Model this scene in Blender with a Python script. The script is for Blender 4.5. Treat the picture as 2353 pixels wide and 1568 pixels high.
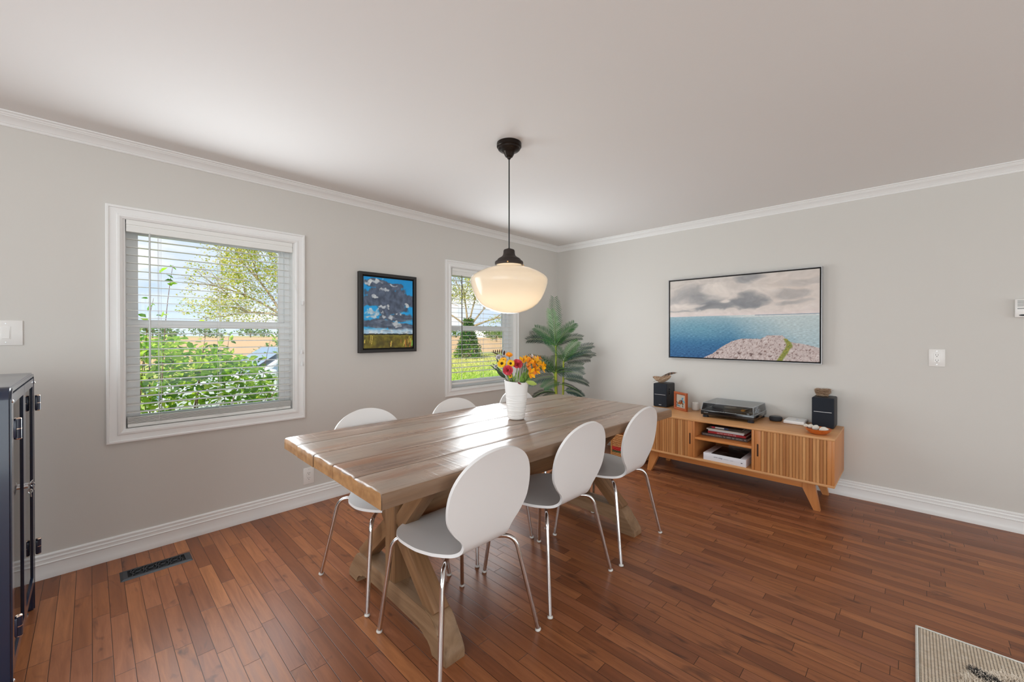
import bpy, bmesh, math, random
from mathutils import Vector, Matrix, noise as mnoise
from math import sin, cos, pi, radians as R
for o in list(bpy.data.objects): bpy.data.objects.remove(o, do_unlink=True)
SC = bpy.context.scene
COL = SC.collection
# ---------------------------------------------------------------- camera
cam = bpy.data.cameras.new('camera'); camo = bpy.data.objects.new('camera', cam); COL.objects.link(camo)
cam.sensor_width = 36.0; cam.sensor_fit = 'HORIZONTAL'
cam.lens = 944.12/2353*36.0
cam.shift_y = -12.36/2353
cam.clip_start = 0.02; cam.clip_end = 900
camo.location = (-4.271, -3.333, 1.313)
camo.rotation_euler = (pi/2-0.0043, 0, 0.7731-pi/2)
SC.camera = camo
# ---------------------------------------------------------------- world, sun, daylight, fill lamps
SC.view_settings.view_transform = 'Standard'; SC.view_settings.look = 'None'
SC.view_settings.exposure = 0.0; SC.view_settings.gamma = 1.0
SC.view_settings.use_curve_mapping = False
cy = SC.cycles
cy.use_denoising = True
cy.max_bounces = 10; cy.diffuse_bounces = 5; cy.glossy_bounces = 4; cy.transmission_bounces = 6; cy.transparent_max_bounces = 16
cy.caustics_reflective = False; cy.caustics_refractive = False
cy.sample_clamp_indirect = 6.0
W = bpy.data.worlds.new('sky'); SC.world = W; W.use_nodes = True
nt = W.node_tree; nt.nodes.clear()
wo = nt.nodes.new('ShaderNodeOutputWorld'); bg = nt.nodes.new('ShaderNodeBackground')
tc = nt.nodes.new('ShaderNodeTexCoord'); sep = nt.nodes.new('ShaderNodeSeparateXYZ')
grad = nt.nodes.new('ShaderNodeValToRGB'); cl = nt.nodes.new('ShaderNodeValToRGB')
mp = nt.nodes.new('ShaderNodeMapping'); nz = nt.nodes.new('ShaderNodeTexNoise'); mx = nt.nodes.new('ShaderNodeMixRGB')
nt.links.new(tc.outputs['Generated'], sep.inputs[0]); nt.links.new(sep.outputs['Z'], grad.inputs[0])
grad.color_ramp.elements[0].position = 0.0; grad.color_ramp.elements[0].color = (.72,.85,1.0,1)
grad.color_ramp.elements[1].position = 0.55; grad.color_ramp.elements[1].color = (.26,.47,.86,1)
nt.links.new(tc.outputs['Generated'], mp.inputs[0]); mp.inputs['Scale'].default_value = (2.2,2.2,6.5)
nt.links.new(mp.outputs[0], nz.inputs['Vector']); nz.inputs['Scale'].default_value = 1.6; nz.inputs['Detail'].default_value = 6
nt.links.new(nz.outputs['Fac'], cl.inputs[0])
cl.color_ramp.elements[0].position = .47; cl.color_ramp.elements[0].color = (0,0,0,1)
cl.color_ramp.elements[1].position = .60; cl.color_ramp.elements[1].color = (1,1,1,1)
nt.links.new(cl.outputs[0], mx.inputs[0]); nt.links.new(grad.outputs[0], mx.inputs[1]); mx.inputs[2].default_value = (1,1,1,1)
nt.links.new(mx.outputs[0], bg.inputs[0]); bg.inputs[1].default_value = 1.15
nt.links.new(bg.outputs[0], wo.inputs[0])
def area(name, loc, rot, sx, sy, power, col):
    l = bpy.data.lights.new(name, 'AREA'); l.shape = 'RECTANGLE'; l.size = sx; l.size_y = sy; l.energy = power; l.color = col
    o = bpy.data.objects.new(name, l); COL.objects.link(o); o.location = loc; o.rotation_euler = rot; return o
sun = bpy.data.lights.new('sun', 'SUN'); sun.energy = 6.0; sun.angle = R(1.0); sun.color = (1,.95,.86)
suno = bpy.data.objects.new('sun', sun); COL.objects.link(suno); suno.rotation_euler = Vector((.72,.27,-.62)).to_track_quat('-Z','Y').to_euler()
# daylight entering at the two windows (just inside the blinds); added fill lamps behind the camera
area('daylight_window_1', (-3.67, -.085, 1.36), (R(-84), 0, 0), .92, 1.22, 23, (.90,.96,1))
area('daylight_window_2', (-1.28, -.085, 1.36), (R(-84), 0, 0), .90, 1.20, 24, (.90,.96,1))
area('fill_light_rear', (-7.35, -3.6, 1.45), (0, R(-94), 0), 1.9, 4.6, 122, (.85,.95,1))
area('fill_light_front', (-1.9, -6.85, 1.15), (R(98), 0, 0), 3.4, 1.9, 43, (.85,.95,1))
area('fill_light_left', (-5.4, -6.85, .95), (R(92), 0, 0), 1.7, 1.8, 30, (.85,.95,1))  # another added fill, brightens the low window wall; no entry there
area('skylight_window_1', (-3.67, .95, 2.45), (R(-50), 0, 0), 1.3, 1.0, 15, (.92,.97,1))
area('skylight_window_2', (-1.28, .95, 2.45), (R(-50), 0, 0), 1.3, 1.0, 15, (.92,.97,1))
# ---------------------------------------------------------------- helpers
def lin(c):
    f = lambda v: v/12.92 if v <= .04045 else ((v+.055)/1.055)**2.4
    return tuple(f(x/255.0) for x in c)
class NT:
    """small wrapper to write node trees"""
    def __init__(s, m): s.t = m.node_tree
    def n(s, typ, **kw):
        nd = s.t.nodes.new('ShaderNode'+typ)
        for k, v in kw.items():
            if k in ('op','operation'): nd.operation = v
            else: setattr(nd, k, v)
        return nd
    def set(s, sock, v):
        if hasattr(v, 'default_value') or hasattr(v, 'is_linked'): s.t.links.new(v, sock)
        else:
            if isinstance(v, (tuple, list)) and len(v) == 3 and len(getattr(sock, 'default_value', (0,0,0))) == 4: v = tuple(v)+(1,)
            sock.default_value = v
    def math(s, op, a, b=0.0, c=0.0, clamp=False):
        nd = s.n('Math', operation=op); nd.use_clamp = clamp
        for i, v in enumerate((a, b, c)): s.set(nd.inputs[i], v)
        return nd.outputs[0]
    def mix(s, f, a, b, blend='MIX'):
        nd = s.n('MixRGB', blend_type=blend); s.set(nd.inputs[0], f); s.set(nd.inputs[1], a); s.set(nd.inputs[2], b); return nd.outputs[0]
    def ramp(s, f, stops, interp='LINEAR'):
        nd = s.n('ValToRGB'); cr = nd.color_ramp; cr.interpolation = interp
        while len(cr.elements) < len(stops): cr.elements.new(.5)
        for e, (p, c) in zip(cr.elements, stops):
            e.position = p; e.color = tuple(c)+(1,) if isinstance(c, (tuple, list)) else (c, c, c, 1)
        s.set(nd.inputs[0], f); return nd.outputs[0]
    def coord(s, kind='Object', scale=(1,1,1), rot=(0,0,0), loc=(0,0,0)):
        t = s.n('TexCoord'); m = s.n('Mapping')
        s.t.links.new(t.outputs[kind], m.inputs[0])
        m.inputs['Scale'].default_value = scale; m.inputs['Rotation'].default_value = rot; m.inputs['Location'].default_value = loc
        return m.outputs[0]
    def noise(s, vec, scale=5, detail=4, rough=.55, dist=0.0, out='Fac'):
        nd = s.n('TexNoise'); s.set(nd.inputs['Vector'], vec)
        nd.inputs['Scale'].default_value = scale; nd.inputs['Detail'].default_value = detail
        nd.inputs['Roughness'].default_value = rough; nd.inputs['Distortion'].default_value = dist
        return nd.outputs[out]
    def bump(s, h, strength=.3, dist=.01, normal=None):
        nd = s.n('Bump'); s.set(nd.inputs['Height'], h); nd.inputs['Strength'].default_value = strength; nd.inputs['Distance'].default_value = dist
        if normal is not None: s.set(nd.inputs['Normal'], normal)
        return nd.outputs[0]
MATS = {}
def mat(name, col=(.8,.8,.8), rough=.5, metal=0.0, spec=.5, coat=0.0, trans=0.0, emit=None, estr=0.0, ior=1.45, alpha=1.0, sub=0.0):
    if name in MATS: return MATS[name]
    m = bpy.data.materials.new(name); m.use_nodes = True
    p = m.node_tree.nodes['Principled BSDF']
    p.inputs['Base Color'].default_value = tuple(col)+(1,); p.inputs['Roughness'].default_value = rough; p.inputs['Metallic'].default_value = metal
    p.inputs['Specular IOR Level'].default_value = spec; p.inputs['Coat Weight'].default_value = coat; p.inputs['Coat Roughness'].default_value = .1
    p.inputs['Transmission Weight'].default_value = trans; p.inputs['IOR'].default_value = ior; p.inputs['Alpha'].default_value = alpha
    if emit: p.inputs['Emission Color'].default_value = tuple(emit)+(1,); p.inputs['Emission Strength'].default_value = estr
    MATS[name] = m; return m
def smat(name, rgb, **k): return mat(name, lin(rgb), **k)
def P(m): return m.node_tree.nodes['Principled BSDF'].inputs
def vary(name, rgb_a, rgb_b, scale=20, stretch=(1,1,1), rough=.5, bump=0.0, **k):
    """two-tone noise material"""
    if name in MATS: return MATS[name]
    m = mat(name, lin(rgb_a), rough=rough, **k); g = NT(m)
    v = g.coord('Object', stretch); f = g.noise(v, scale, 4)
    c = g.ramp(f, [(.3, lin(rgb_a)), (.7, lin(rgb_b))]); g.set(P(m)['Base Color'], c)
    if bump: g.set(P(m)['Normal'], g.bump(f, bump, .004))
    return m
class MB:
    """collects shapes, then links them as ONE mesh object"""
    def __init__(s): s.bm = bmesh.new(); s.mi = 0
    def _add(s, verts, faces):
        vs = [s.bm.verts.new(v) for v in verts]
        for f in faces:
            try:
                fc = s.bm.faces.new([vs[i] for i in f]); fc.material_index = s.mi
            except ValueError: pass
        return vs
    def box(s, a, b, M=None):
        x0,y0,z0 = a; x1,y1,z1 = b
        v = [(x0,y0,z0),(x1,y0,z0),(x1,y1,z0),(x0,y1,z0),(x0,y0,z1),(x1,y0,z1),(x1,y1,z1),(x0,y1,z1)]
        if M is not None: v = [M @ Vector(p) for p in v]
        s._add(v, [(0,3,2,1),(4,5,6,7),(0,1,5,4),(1,2,6,5),(2,3,7,6),(3,0,4,7)]); return s
    def rbox(s, a, b, r=.004, seg=2, M=None):
        t = bmesh.new(); x0,y0,z0 = a; x1,y1,z1 = b
        v = [t.verts.new(p) for p in [(x0,y0,z0),(x1,y0,z0),(x1,y1,z0),(x0,y1,z0),(x0,y0,z1),(x1,y0,z1),(x1,y1,z1),(x0,y1,z1)]]
        for f in [(0,3,2,1),(4,5,6,7),(0,1,5,4),(1,2,6,5),(2,3,7,6),(3,0,4,7)]: t.faces.new([v[i] for i in f])
        bmesh.ops.bevel(t, geom=t.edges[:], offset=r, segments=seg, profile=.5, affect='EDGES')
        return s.join(t, M)
    def join(s, t, M=None):
        t.verts.index_update(); vs = [s.bm.verts.new((M @ v.co) if M is not None else v.co) for v in t.verts]
        for f in t.faces:
            try: fc = s.bm.faces.new([vs[v.index] for v in f.verts]); fc.material_index = s.mi
            except ValueError: pass
        t.free(); return s
    def prism(s, poly, h0, h1, axis='z', M=None):
        """extrude a 2-D polygon; axis z: (x,y), axis x: (y,z), axis y: (x,z)"""
        def pt(p, h): return {'z':(p[0],p[1],h),'x':(h,p[0],p[1]),'y':(p[0],h,p[1])}[axis]
        n = len(poly); v = [pt(p,h0) for p in poly]+[pt(p,h1) for p in poly]
        if M is not None: v = [M @ Vector(p) for p in v]
        s._add(v, [tuple(range(n))[::-1], tuple(range(n,2*n))]+[(i,(i+1)%n,n+(i+1)%n,n+i) for i in range(n)]); return s
    def tube(s, pts, r, n=8, caps=True):
        pts = [Vector(p) for p in pts]; rr = r if isinstance(r,(list,tuple)) else [r]*len(pts)
        rings = []; up = None
        for i, p in enumerate(pts):
            d = (pts[min(i+1,len(pts)-1)]-pts[max(i-1,0)]).normalized()
            if up is None:
                up = d.orthogonal().normalized()
            up = (up-d*up.dot(d))
            up = up.normalized() if up.length > 1e-6 else d.orthogonal().normalized()
            w = d.cross(up)
            rings.append([p+(up*cos(2*pi*k/n)+w*sin(2*pi*k/n))*rr[i] for k in range(n)])
        v = [q for ring in rings for q in ring]; f = []
        for i in range(len(pts)-1):
            for k in range(n): f.append((i*n+k,i*n+(k+1)%n,(i+1)*n+(k+1)%n,(i+1)*n+k))
        if caps: f.append(tuple(range(n))[::-1]); f.append(tuple((len(pts)-1)*n+k for k in range(n)))
        s._add(v, f); return s
    def lathe(s, prof, n=32, c=(0,0,0), M=None, close=True):
        v = []; f = []
        for r, z in prof:
            for k in range(n):
                p = Vector((c[0]+r*cos(2*pi*k/n), c[1]+r*sin(2*pi*k/n), c[2]+z)); v.append(M @ p if M is not None else p)
        m = len(prof)
        for i in range(m-1):
            for k in range(n): f.append((i*n+k,i*n+(k+1)%n,(i+1)*n+(k+1)%n,(i+1)*n+k))
        if close:
            if prof[0][0] > 1e-5: f.append(tuple(range(n))[::-1])
            if prof[-1][0] > 1e-5: f.append(tuple((m-1)*n+k for k in range(n)))
        s._add(v, f); return s
    def cyl(s, c, r, h, n=20, M=None): return s.lathe([(r,0),(r,h)], n, c, M)
    def blob(s, c, rx, ry, rz, n=10, M=None, jit=0.0, seed=0):
        t = bmesh.new(); bmesh.ops.create_uvsphere(t, u_segments=n*2, v_segments=n, radius=1)
        rnd = random.Random(seed)
        for v in t.verts:
            k = 1+jit*mnoise.noise(v.co*1.7+Vector((seed*3.1,seed,0)))
            v.co = Vector((v.co.x*rx*k+c[0], v.co.y*ry*k+c[1], v.co.z*rz*k+c[2]))
        return s.join(t, M)
    def grid(s, P, nu, nv):
        """P[i][j] points"""
        v = [p for row in P for p in row]
        s._add(v, [(i*nv+j,(i+1)*nv+j,(i+1)*nv+j+1,i*nv+j+1) for i in range(nu-1) for j in range(nv-1)]); return s
    def build(s, name, ms, parent=None, loc=None, rot=None, smooth=35):
        me = bpy.data.meshes.new(name)
        bmesh.ops.remove_doubles(s.bm, verts=s.bm.verts[:], dist=1e-6)
        bmesh.ops.recalc_face_normals(s.bm, faces=s.bm.faces[:])
        if smooth:
            lim = R(smooth)
            for e in s.bm.edges:
                e.smooth = len(e.link_faces) == 2 and e.calc_face_angle(9) < lim
            for f in s.bm.faces: f.smooth = True
        s.bm.to_mesh(me); s.bm.free()
        for m in (ms if isinstance(ms,(list,tuple)) else [ms]): me.materials.append(m)
        o = bpy.data.objects.new(name, me); COL.objects.link(o)
        if parent is not None: o.parent = parent
        if loc is not None: o.location = loc
        if rot is not None: o.rotation_euler = rot
        return o
def tag(o, label, cat, group=None, kind=None):
    o['label'] = label; o['category'] = cat
    if group: o['group'] = group
    if kind: o['kind'] = kind
    return o
def thing(name, label, cat, loc=(0,0,0), rotz=0.0, group=None):
    o = bpy.data.objects.new(name, None); COL.objects.link(o); o.empty_display_size = .1
    o.location = loc; o.rotation_euler = (0,0,rotz); return tag(o, label, cat, group)
def struct(o): o['kind'] = 'structure'; return o
def copy_tree(o, parent=None):
    c = o.copy(); COL.objects.link(c)
    if parent is not None: c.parent = parent
    for ch in list(o.children): copy_tree(ch, c)
    return c
def text(body, size, M, m, parent=None, name='lettering', ext=.0004, align='CENTER'):
    cu = bpy.data.curves.new(name, 'FONT'); cu.body = body; cu.size = size; cu.extrude = ext; cu.align_x = align; cu.align_y = 'CENTER'
    t = bpy.data.objects.new(name, cu); COL.objects.link(t)
    bpy.context.view_layer.update()
    me = bpy.data.meshes.new_from_object(t.evaluated_get(bpy.context.evaluated_depsgraph_get()))
    bpy.data.objects.remove(t, do_unlink=True); bpy.data.curves.remove(cu)
    me.transform(M); me.materials.clear(); me.materials.append(m)
    o = bpy.data.objects.new(name, me); COL.objects.link(o)
    if parent is not None: o.parent = parent
    return o
def sm(t): return t*t*(3-2*t)
def lerp(a,b,t): return a+(b-a)*t
def clamp(x,a=0.0,b=1.0): return max(a,min(b,x))
def bez(p0,p1,p2,n):
    p0,p1,p2 = Vector(p0),Vector(p1),Vector(p2)
    return [(p0*(1-t)**2+p1*2*t*(1-t)+p2*t*t) for t in [i/n for i in range(n+1)]]
def fillet(pts, r, n=6):
    """polyline with rounded corners"""
    pts = [Vector(p) for p in pts]; out = [pts[0]]
    for i in range(1,len(pts)-1):
        a = (pts[i-1]-pts[i]); b = (pts[i+1]-pts[i]); rr = min(r, a.length*.48, b.length*.48)
        out += bez(pts[i]+a.normalized()*rr, pts[i], pts[i]+b.normalized()*rr, n)
    out.append(pts[-1]); return out
# ---------------------------------------------------------------- materials of the room
M_wall = mat('wall_paint', lin((212,208,202)), rough=.62, spec=.25)
g = NT(M_wall); f = g.noise(g.coord('Object'), 90, 3); g.set(P(M_wall)['Normal'], g.bump(f, .06, .003))
M_trim = mat('trim_paint', lin((238,237,235)), rough=.32)
M_vinyl = mat('white_vinyl', lin((240,240,240)), rough=.35)
M_ceil = mat('ceiling_plaster', lin((235,233,231)), rough=.75, spec=.2)
g = NT(M_ceil); v = g.coord('Object')
n1 = g.noise(v, 5.5, 2, .5, 1.6); ln = g.math('LESS_THAN', g.math('ABSOLUTE', g.math('SUBTRACT', n1, .5)), .0045)
msk = g.math('GREATER_THAN', g.noise(v, 7.0, 2), .585)
h = g.math('MULTIPLY', ln, msk); h2 = g.math('ADD', h, g.math('MULTIPLY', g.noise(v, 26, 4), .22))
g.set(P(M_ceil)['Normal'], g.bump(h2, .34, .006))
# hardwood: strips 59.5 mm wide running towards the window wall, random lengths
M_floor = mat('hardwood_floor', (.16,.055,.03), rough=.3, spec=.32)
g = NT(M_floor); tcn = g.n('TexCoord'); sp = g.n('SeparateXYZ'); g.t.links.new(tcn.outputs['Object'], sp.inputs[0])
X, Y = sp.outputs[0], sp.outputs[1]
wd = .0595; rx = g.math('DIVIDE', g.math('ADD', X, 4.271+20*wd+wd*40), wd); row = g.math('FLOOR', rx); fx = g.math('FRACT', rx)
def wn1(val):
    nd = g.n('TexWhiteNoise'); nd.noise_dimensions = '1D'; g.set(nd.inputs['W'], val); return nd.outputs['Value']
def wn2(a, b):
    nd = g.n('TexWhiteNoise'); nd.noise_dimensions = '2D'; cb = g.n('CombineXYZ'); g.set(cb.inputs[0], a); g.set(cb.inputs[1], b)
    g.t.links.new(cb.outputs[0], nd.inputs['Vector']); return nd
r1 = wn1(row); r2 = wn1(g.math('ADD', row, 317.3))
L = g.math('ADD', g.math('MULTIPLY', r1, .42), .34)
ry = g.math('ADD', g.math('DIVIDE', Y, L), g.math('MULTIPLY', r2, 19.0)); pid = g.math('FLOOR', ry); fy = g.math('FRACT', ry)
wn = wn2(row, pid); pv = wn.outputs['Value']
ex = g.math('MULTIPLY', g.math('MINIMUM', fx, g.math('SUBTRACT', 1.0, fx)), wd)
ey = g.math('MULTIPLY', g.math('MINIMUM', fy, g.math('SUBTRACT', 1.0, fy)), L)
edge = g.math('MINIMUM', ex, ey); gap = g.math('LESS_THAN', edge, .00085)
cb = g.n('CombineXYZ'); g.set(cb.inputs[0], g.math('MULTIPLY', X, 34.0)); g.set(cb.inputs[1], g.math('MULTIPLY', Y, 2.6)); g.set(cb.inputs[2], g.math('MULTIPLY', pv, 53.0))
grain = g.noise(cb.outputs[0], 1.0, 6, .65, .7)
cb2 = g.n('CombineXYZ'); g.set(cb2.inputs[0], g.math('MULTIPLY', X, 13.0)); g.set(cb2.inputs[1], g.math('MULTIPLY', Y, 4.5)); g.set(cb2.inputs[2], g.math('MULTIPLY', pv, 31.0))
blot = g.noise(cb2.outputs[0], 1.0, 3, .5, .9)
base = g.ramp(pv, [(0, lin((130,78,50))), (.3, lin((152,94,60))), (.55, lin((168,106,66))), (.8, lin((156,98,68))), (1, lin((182,118,74)))])
base = g.mix(g.ramp(grain, [(.35, .55), (.7, 0.0)]), base, lin((98,56,36)))
base = g.mix(g.ramp(blot, [(.62, 0.0), (.76, .75)]), base, lin((58,36,31)))
base = g.mix(gap, base, lin((24,13,9)))
g.set(P(M_floor)['Base Color'], base)
g.set(P(M_floor)['Roughness'], g.math('ADD', g.math('MULTIPLY', grain, .16), .27))
hh = g.math('ADD', g.math('MULTIPLY', g.math('MINIMUM', edge, .002), 400.0), g.math('MULTIPLY', grain, .12))
g.set(P(M_floor)['Normal'], g.bump(hh, .35, .0012))
# ---------------------------------------------------------------- room shell
X0, Y0, H = -7.5, -7.0, 2.44
W1 = (-4.14, -3.20, .737, 2.003); W2 = (-1.740, -.822, .748, 1.992)
struct(MB().box((X0-.15,Y0-.15,-.12),(.15,.15,0)).build('floor', M_floor, smooth=0))
struct(MB().box((X0-.15,Y0-.15,H),(.15,.15,H+.15)).build('ceiling', M_ceil, smooth=0))
wl = MB()
xs = [X0-.15, W1[0], W1[1], W2[0], W2[1], .15]
for i in range(5):
    if i == 1: spans = [(0,W1[2]),(W1[3],H)]
    elif i == 3: spans = [(0,W2[2]),(W2[3],H)]
    else: spans = [(0,H)]
    for a,b in spans: wl.box((xs[i],0,a),(xs[i+1],.15,b))
struct(wl.build('wall_left', M_wall, smooth=0))
struct(MB().box((0,Y0,0),(.15,0,H)).build('wall_right', M_wall, smooth=0))
struct(MB().box((X0-.15,Y0-.15,0),(.15,Y0,H)).build('wall_front', M_wall, smooth=0))
struct(MB().box((X0-.15,Y0,0),(X0,0,H)).build('wall_rear', M_wall, smooth=0))
# baseboards and crown: profile (out from wall, height), mitred in the corner
BB = [(0,0),(.016,0),(.016,.030),(.0145,.034),(.0145,.076),(.0165,.079),(.0165,.083),(.0125,.085),(.011,.094),(.012,.100),(.0125,.104),(.0075,.107),(.0065,.113),(.0095,.117),(.0095,.124),(.005,.130),(0,.131)]
CR = [(0,-.062),(.006,-.062),(.008,-.058),(.010,-.056),(.010,-.051),(.014,-.050),(.018,-.044),(.027,-.034),(.040,-.026),(.048,-.022),(.050,-.018),(.055,-.017),(.060,-.010),(.066,-.008),(.070,-.006),(.070,0),(0,0)]
def run_left(prof, z, name):
    n = len(prof); v = [(X0, -d, z+h) for d,h in prof]+[(-d, -d, z+h) for d,h in prof]
    m = MB(); m._add(v, [(i,(i+1)%n,n+(i+1)%n,n+i) for i in range(n)]); return struct(m.build(name, M_trim, smooth=25))
def run_right(prof, z, name):
    n = len(prof); v = [(-d, -d, z+h) for d,h in prof]+[(-d, Y0, z+h) for d,h in prof]
    m = MB(); m._add(v, [(i,(i+1)%n,n+(i+1)%n,n+i) for i in range(n)]); return struct(m.build(name, M_trim, smooth=25))
run_left(BB, 0, 'baseboard_left'); run_right(BB, 0, 'baseboard_right')
run_left(CR, H, 'trim_1'); run_right(CR, H, 'trim_2')
# ---------------------------------------------------------------- windows
M_glass = bpy.data.materials.new('window_glass'); M_glass.use_nodes = True
g = NT(M_glass); g.t.nodes.clear(); out = g.n('OutputMaterial'); tr = g.n('BsdfTransparent'); gl = g.n('BsdfGlossy'); ms = g.n('MixShader'); fr = g.n('Fresnel')
gl.inputs['Roughness'].default_value = .02; tr.inputs[0].default_value = (.97,.98,.98,1); fr.inputs[0].default_value = 1.35
g.t.links.new(fr.outputs[0], ms.inputs[0]); g.t.links.new(tr.outputs[0], ms.inputs[1]); g.t.links.new(gl.outputs[0], ms.inputs[2]); g.t.links.new(ms.outputs[0], out.inputs[0])
def ring(m, x0,x1,z0,z1, w, ya, yb):
    """rectangular frame in the plane of the wall"""
    m.box((x0,ya,z0),(x0+w,yb,z1)); m.box((x1-w,ya,z0),(x1,yb,z1)); m.box((x0+w,ya,z0),(x1-w,yb,z0+w)); m.box((x0+w,ya,z1-w),(x1-w,yb,z1))
def frame_profile(m, x0,x1,z0,z1, prof):
    """mitred casing: prof = (inset from outer edge, out from the wall)"""
    cs = []
    for d,h in prof: cs.append([(x0+d,-h,z0+d),(x1-d,-h,z0+d),(x1-d,-h,z1-d),(x0+d,-h,z1-d)])
    v = [p for c in cs for p in c]; f = []
    for i in range(len(prof)-1):
        for k in range(4): f.append((i*4+k,i*4+(k+1)%4,(i+1)*4+(k+1)%4,(i+1)*4+k))
    m._add(v,f)
def make_window(name, o, w, mz, lz):
    x0,x1,z0,z1 = w
    root = bpy.data.objects.new(name, None); COL.objects.link(root); root.location = ((x0+x1)/2, 0, z0); root['kind'] = 'structure'
    T = Matrix.Translation((-(x0+x1)/2, 0, -z0))
    def bld(m, nm, mm, par=root, sm_=25):
        m.bm.transform(T); return m.build(nm, mm, par, smooth=sm_)
    m = MB(); frame_profile(m, o[0],o[1],o[2],o[3], [(0,0),(0,.017),(.004,.020),(.013,.020),(.016,.015),(.036,.0115),(.046,.012),(.050,.016),(.060,.017),(.068,.012),(.072,.010),(.072,-.002)])
    bld(m, 'window_casing', M_trim)
    m = MB(); ring(m, x0,x1,z0,z1,.012,.0,.145); bld(m, 'window_jamb', M_trim)
    m = MB(); ring(m, x0+.012,x1-.012,z0+.012,z1-.012,.030,.085,.145); bld(m, 'window_frame', M_vinyl)
    a0,a1 = x0+.035,x1-.035
    m = MB(); ring(m, a0,a1,mz-.005,z1-.035,.040,.118,.140); up = bld(m, 'upper_sash', M_vinyl)
    m = MB(); m.box((a0+.04,.128,mz+.03),(a1-.04,.131,z1-.07)); bld(m, 'window_pane', M_glass, up, 0)
    m = MB(); ring(m, a0,a1,z0+.03,mz+.03,.046,.090,.116); m.box((a0+.2,.084,mz+.012),(a1-.2,.090,mz+.022)); lo = bld(m, 'lower_sash', M_vinyl)
    m = MB(); m.box((a0+.046,.100,z0+.072),(a1-.046,.103,mz-.012)); bld(m, 'window_pane', M_glass, lo, 0)
    return root
make_window('window_1', (-4.212,-3.130,.672,2.064), W1, 1.365, 0)
make_window('window_2', (-1.810,-.753,.683,2.054), W2, 1.365, 0)
# ---------------------------------------------------------------- blinds
M_slat = mat('blind_slat', lin((236,235,231)), rough=.4)
M_cord = mat('white_cord', lin((235,235,232)), rough=.7)
M_wand = mat('wand_plastic', lin((205,208,206)), rough=.2, spec=.6)
M_wand_shaded = mat('wand_shaded', lin((96,92,86)), rough=.25)  # second wand lies in shade; the shade is put into its colour
def make_blind(label, w, ztop, pitch, count, wand_x, wand_len, wm, stack, zbot, cords, pull):
    x0,x1,z0,z1 = w; xc = (x0+x1)/2
    root = thing('window_blind', label, 'blind', (xc, .045, z1-.012)); zt = z1-.012
    hw = (x1-x0)/2-.016
    m = MB(); prof = [(-.052,0),(-.052,-.028),(-.048,-.030),(-.048,-.036),(-.052,-.038),(-.052,-.070),(-.044,-.072),(-.040,0)]
    m.prism([(y,z) for y,z in prof], -hw, hw, 'x'); m.build('valance', M_slat, root, smooth=20)
    m = MB(); m.box((-hw+.004,-.036,-.045),(hw-.004,.022,-.002)); m.build('head_rail', M_slat, root)
    m = MB(); sw = .025; hs = hw-.004
    for i in range(count):
        z = ztop-zt-i*pitch
        th = R(2.0); pts = [(-sw,-.0011),(-sw*.5,.0003),(0,.0009),(sw*.5,.0003),(sw,-.0011)]
        poly = [(y*cos(th), z+zz+y*sin(th)+.0011) for y,zz in pts]+[(y*cos(th), z+zz+y*sin(th)-.0011) for y,zz in pts[::-1]]
        m.prism(poly, -hs, hs, 'x')
    for i in range(stack):
        z = zbot-zt+.024+i*.0052; m.box((-hs,-sw,z),(hs,sw,z+.0026))
    m.build('slats', M_slat, root, smooth=20)
    m = MB(); m.rbox((-hs,-.026,zbot-zt),(hs,.026,zbot-zt+.021),.004); m.build('bottom_rail', M_slat, root)
    for cx in cords:
        m = MB()
        for dy in (-.027,.027): m.tube([(cx-xc,dy,-.045),(cx-xc,dy,zbot-zt+.02)], .0011, 5)
        m.tube([(cx-xc+.012,-.004,-.045),(cx-xc+.012,-.004,zbot-zt+.02)], .0010, 5)
        if pull:   # loose spare loops tied at the bottom rail
            rnd = random.Random(int(cx*1000))
            m.tube([(cx-xc+rnd.uniform(-.03,.035), -.029-rnd.uniform(0,.004), zbot-zt+.02+rnd.uniform(-.016,.02)) for _ in range(9)], .0009, 5)
        m.build('ladder_cord', M_cord, root)
    wd_ = MB(); wd_.tube([(wand_x-xc,-.050,-.062),(wand_x-xc,-.056,-.075)], .0022, 6); wd_.tube([(wand_x-xc,-.056,-.075),(wand_x-xc,-.058,-.075-wand_len)], .0048, 8)
    wd_.build('tilt_wand', wm, root)
    return root, xc, zt
b1, xc1, zt1 = make_blind('white slatted blind with clear wand in the large window by the cabinet', W1, 1.932, .0475, 24, -4.02, .80, M_wand, 7, .752, (-3.975,-3.665,-3.30), True)
# pull cord swept over to the casing, with its cleat
m = MB(); m.tube([(-3.30-xc1,-.045,1.945-zt1),(-3.163-xc1,-.074,1.556-zt1)], .0011, 5)
m.tube([(-3.163-xc1,-.074,1.556-zt1),(-3.163-xc1,-.070,1.18-zt1)], .0011, 5); m.tube([(-3.150-xc1,-.072,1.556-zt1),(-3.158-xc1,-.070,1.09-zt1)], .0011, 5)
pc = m.build('pull_cord', M_cord, b1)
for dx,dz in ((-3.160,1.165),(-3.157,1.075)):
    m = MB(); m.lathe([(.003,.03),(.006,.022),(.010,0),(.009,-.004)], 12, (dx-xc1,-.072,dz-zt1)); m.build('cord_tassel', M_vinyl, pc)
m = MB(); m.rbox((-3.160-xc1,-.080,1.530-zt1),(-3.146-xc1,-.060,1.562-zt1),.003); m.build('cord_cleat', M_vinyl, b1)
make_blind('white slatted blind with wand darkened to look shaded in the window behind the flowers', W2, 1.913, .0475, 22, -1.605, .80, M_wand_shaded, 0, .79, (-1.58,-1.28,-.97), False)
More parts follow.
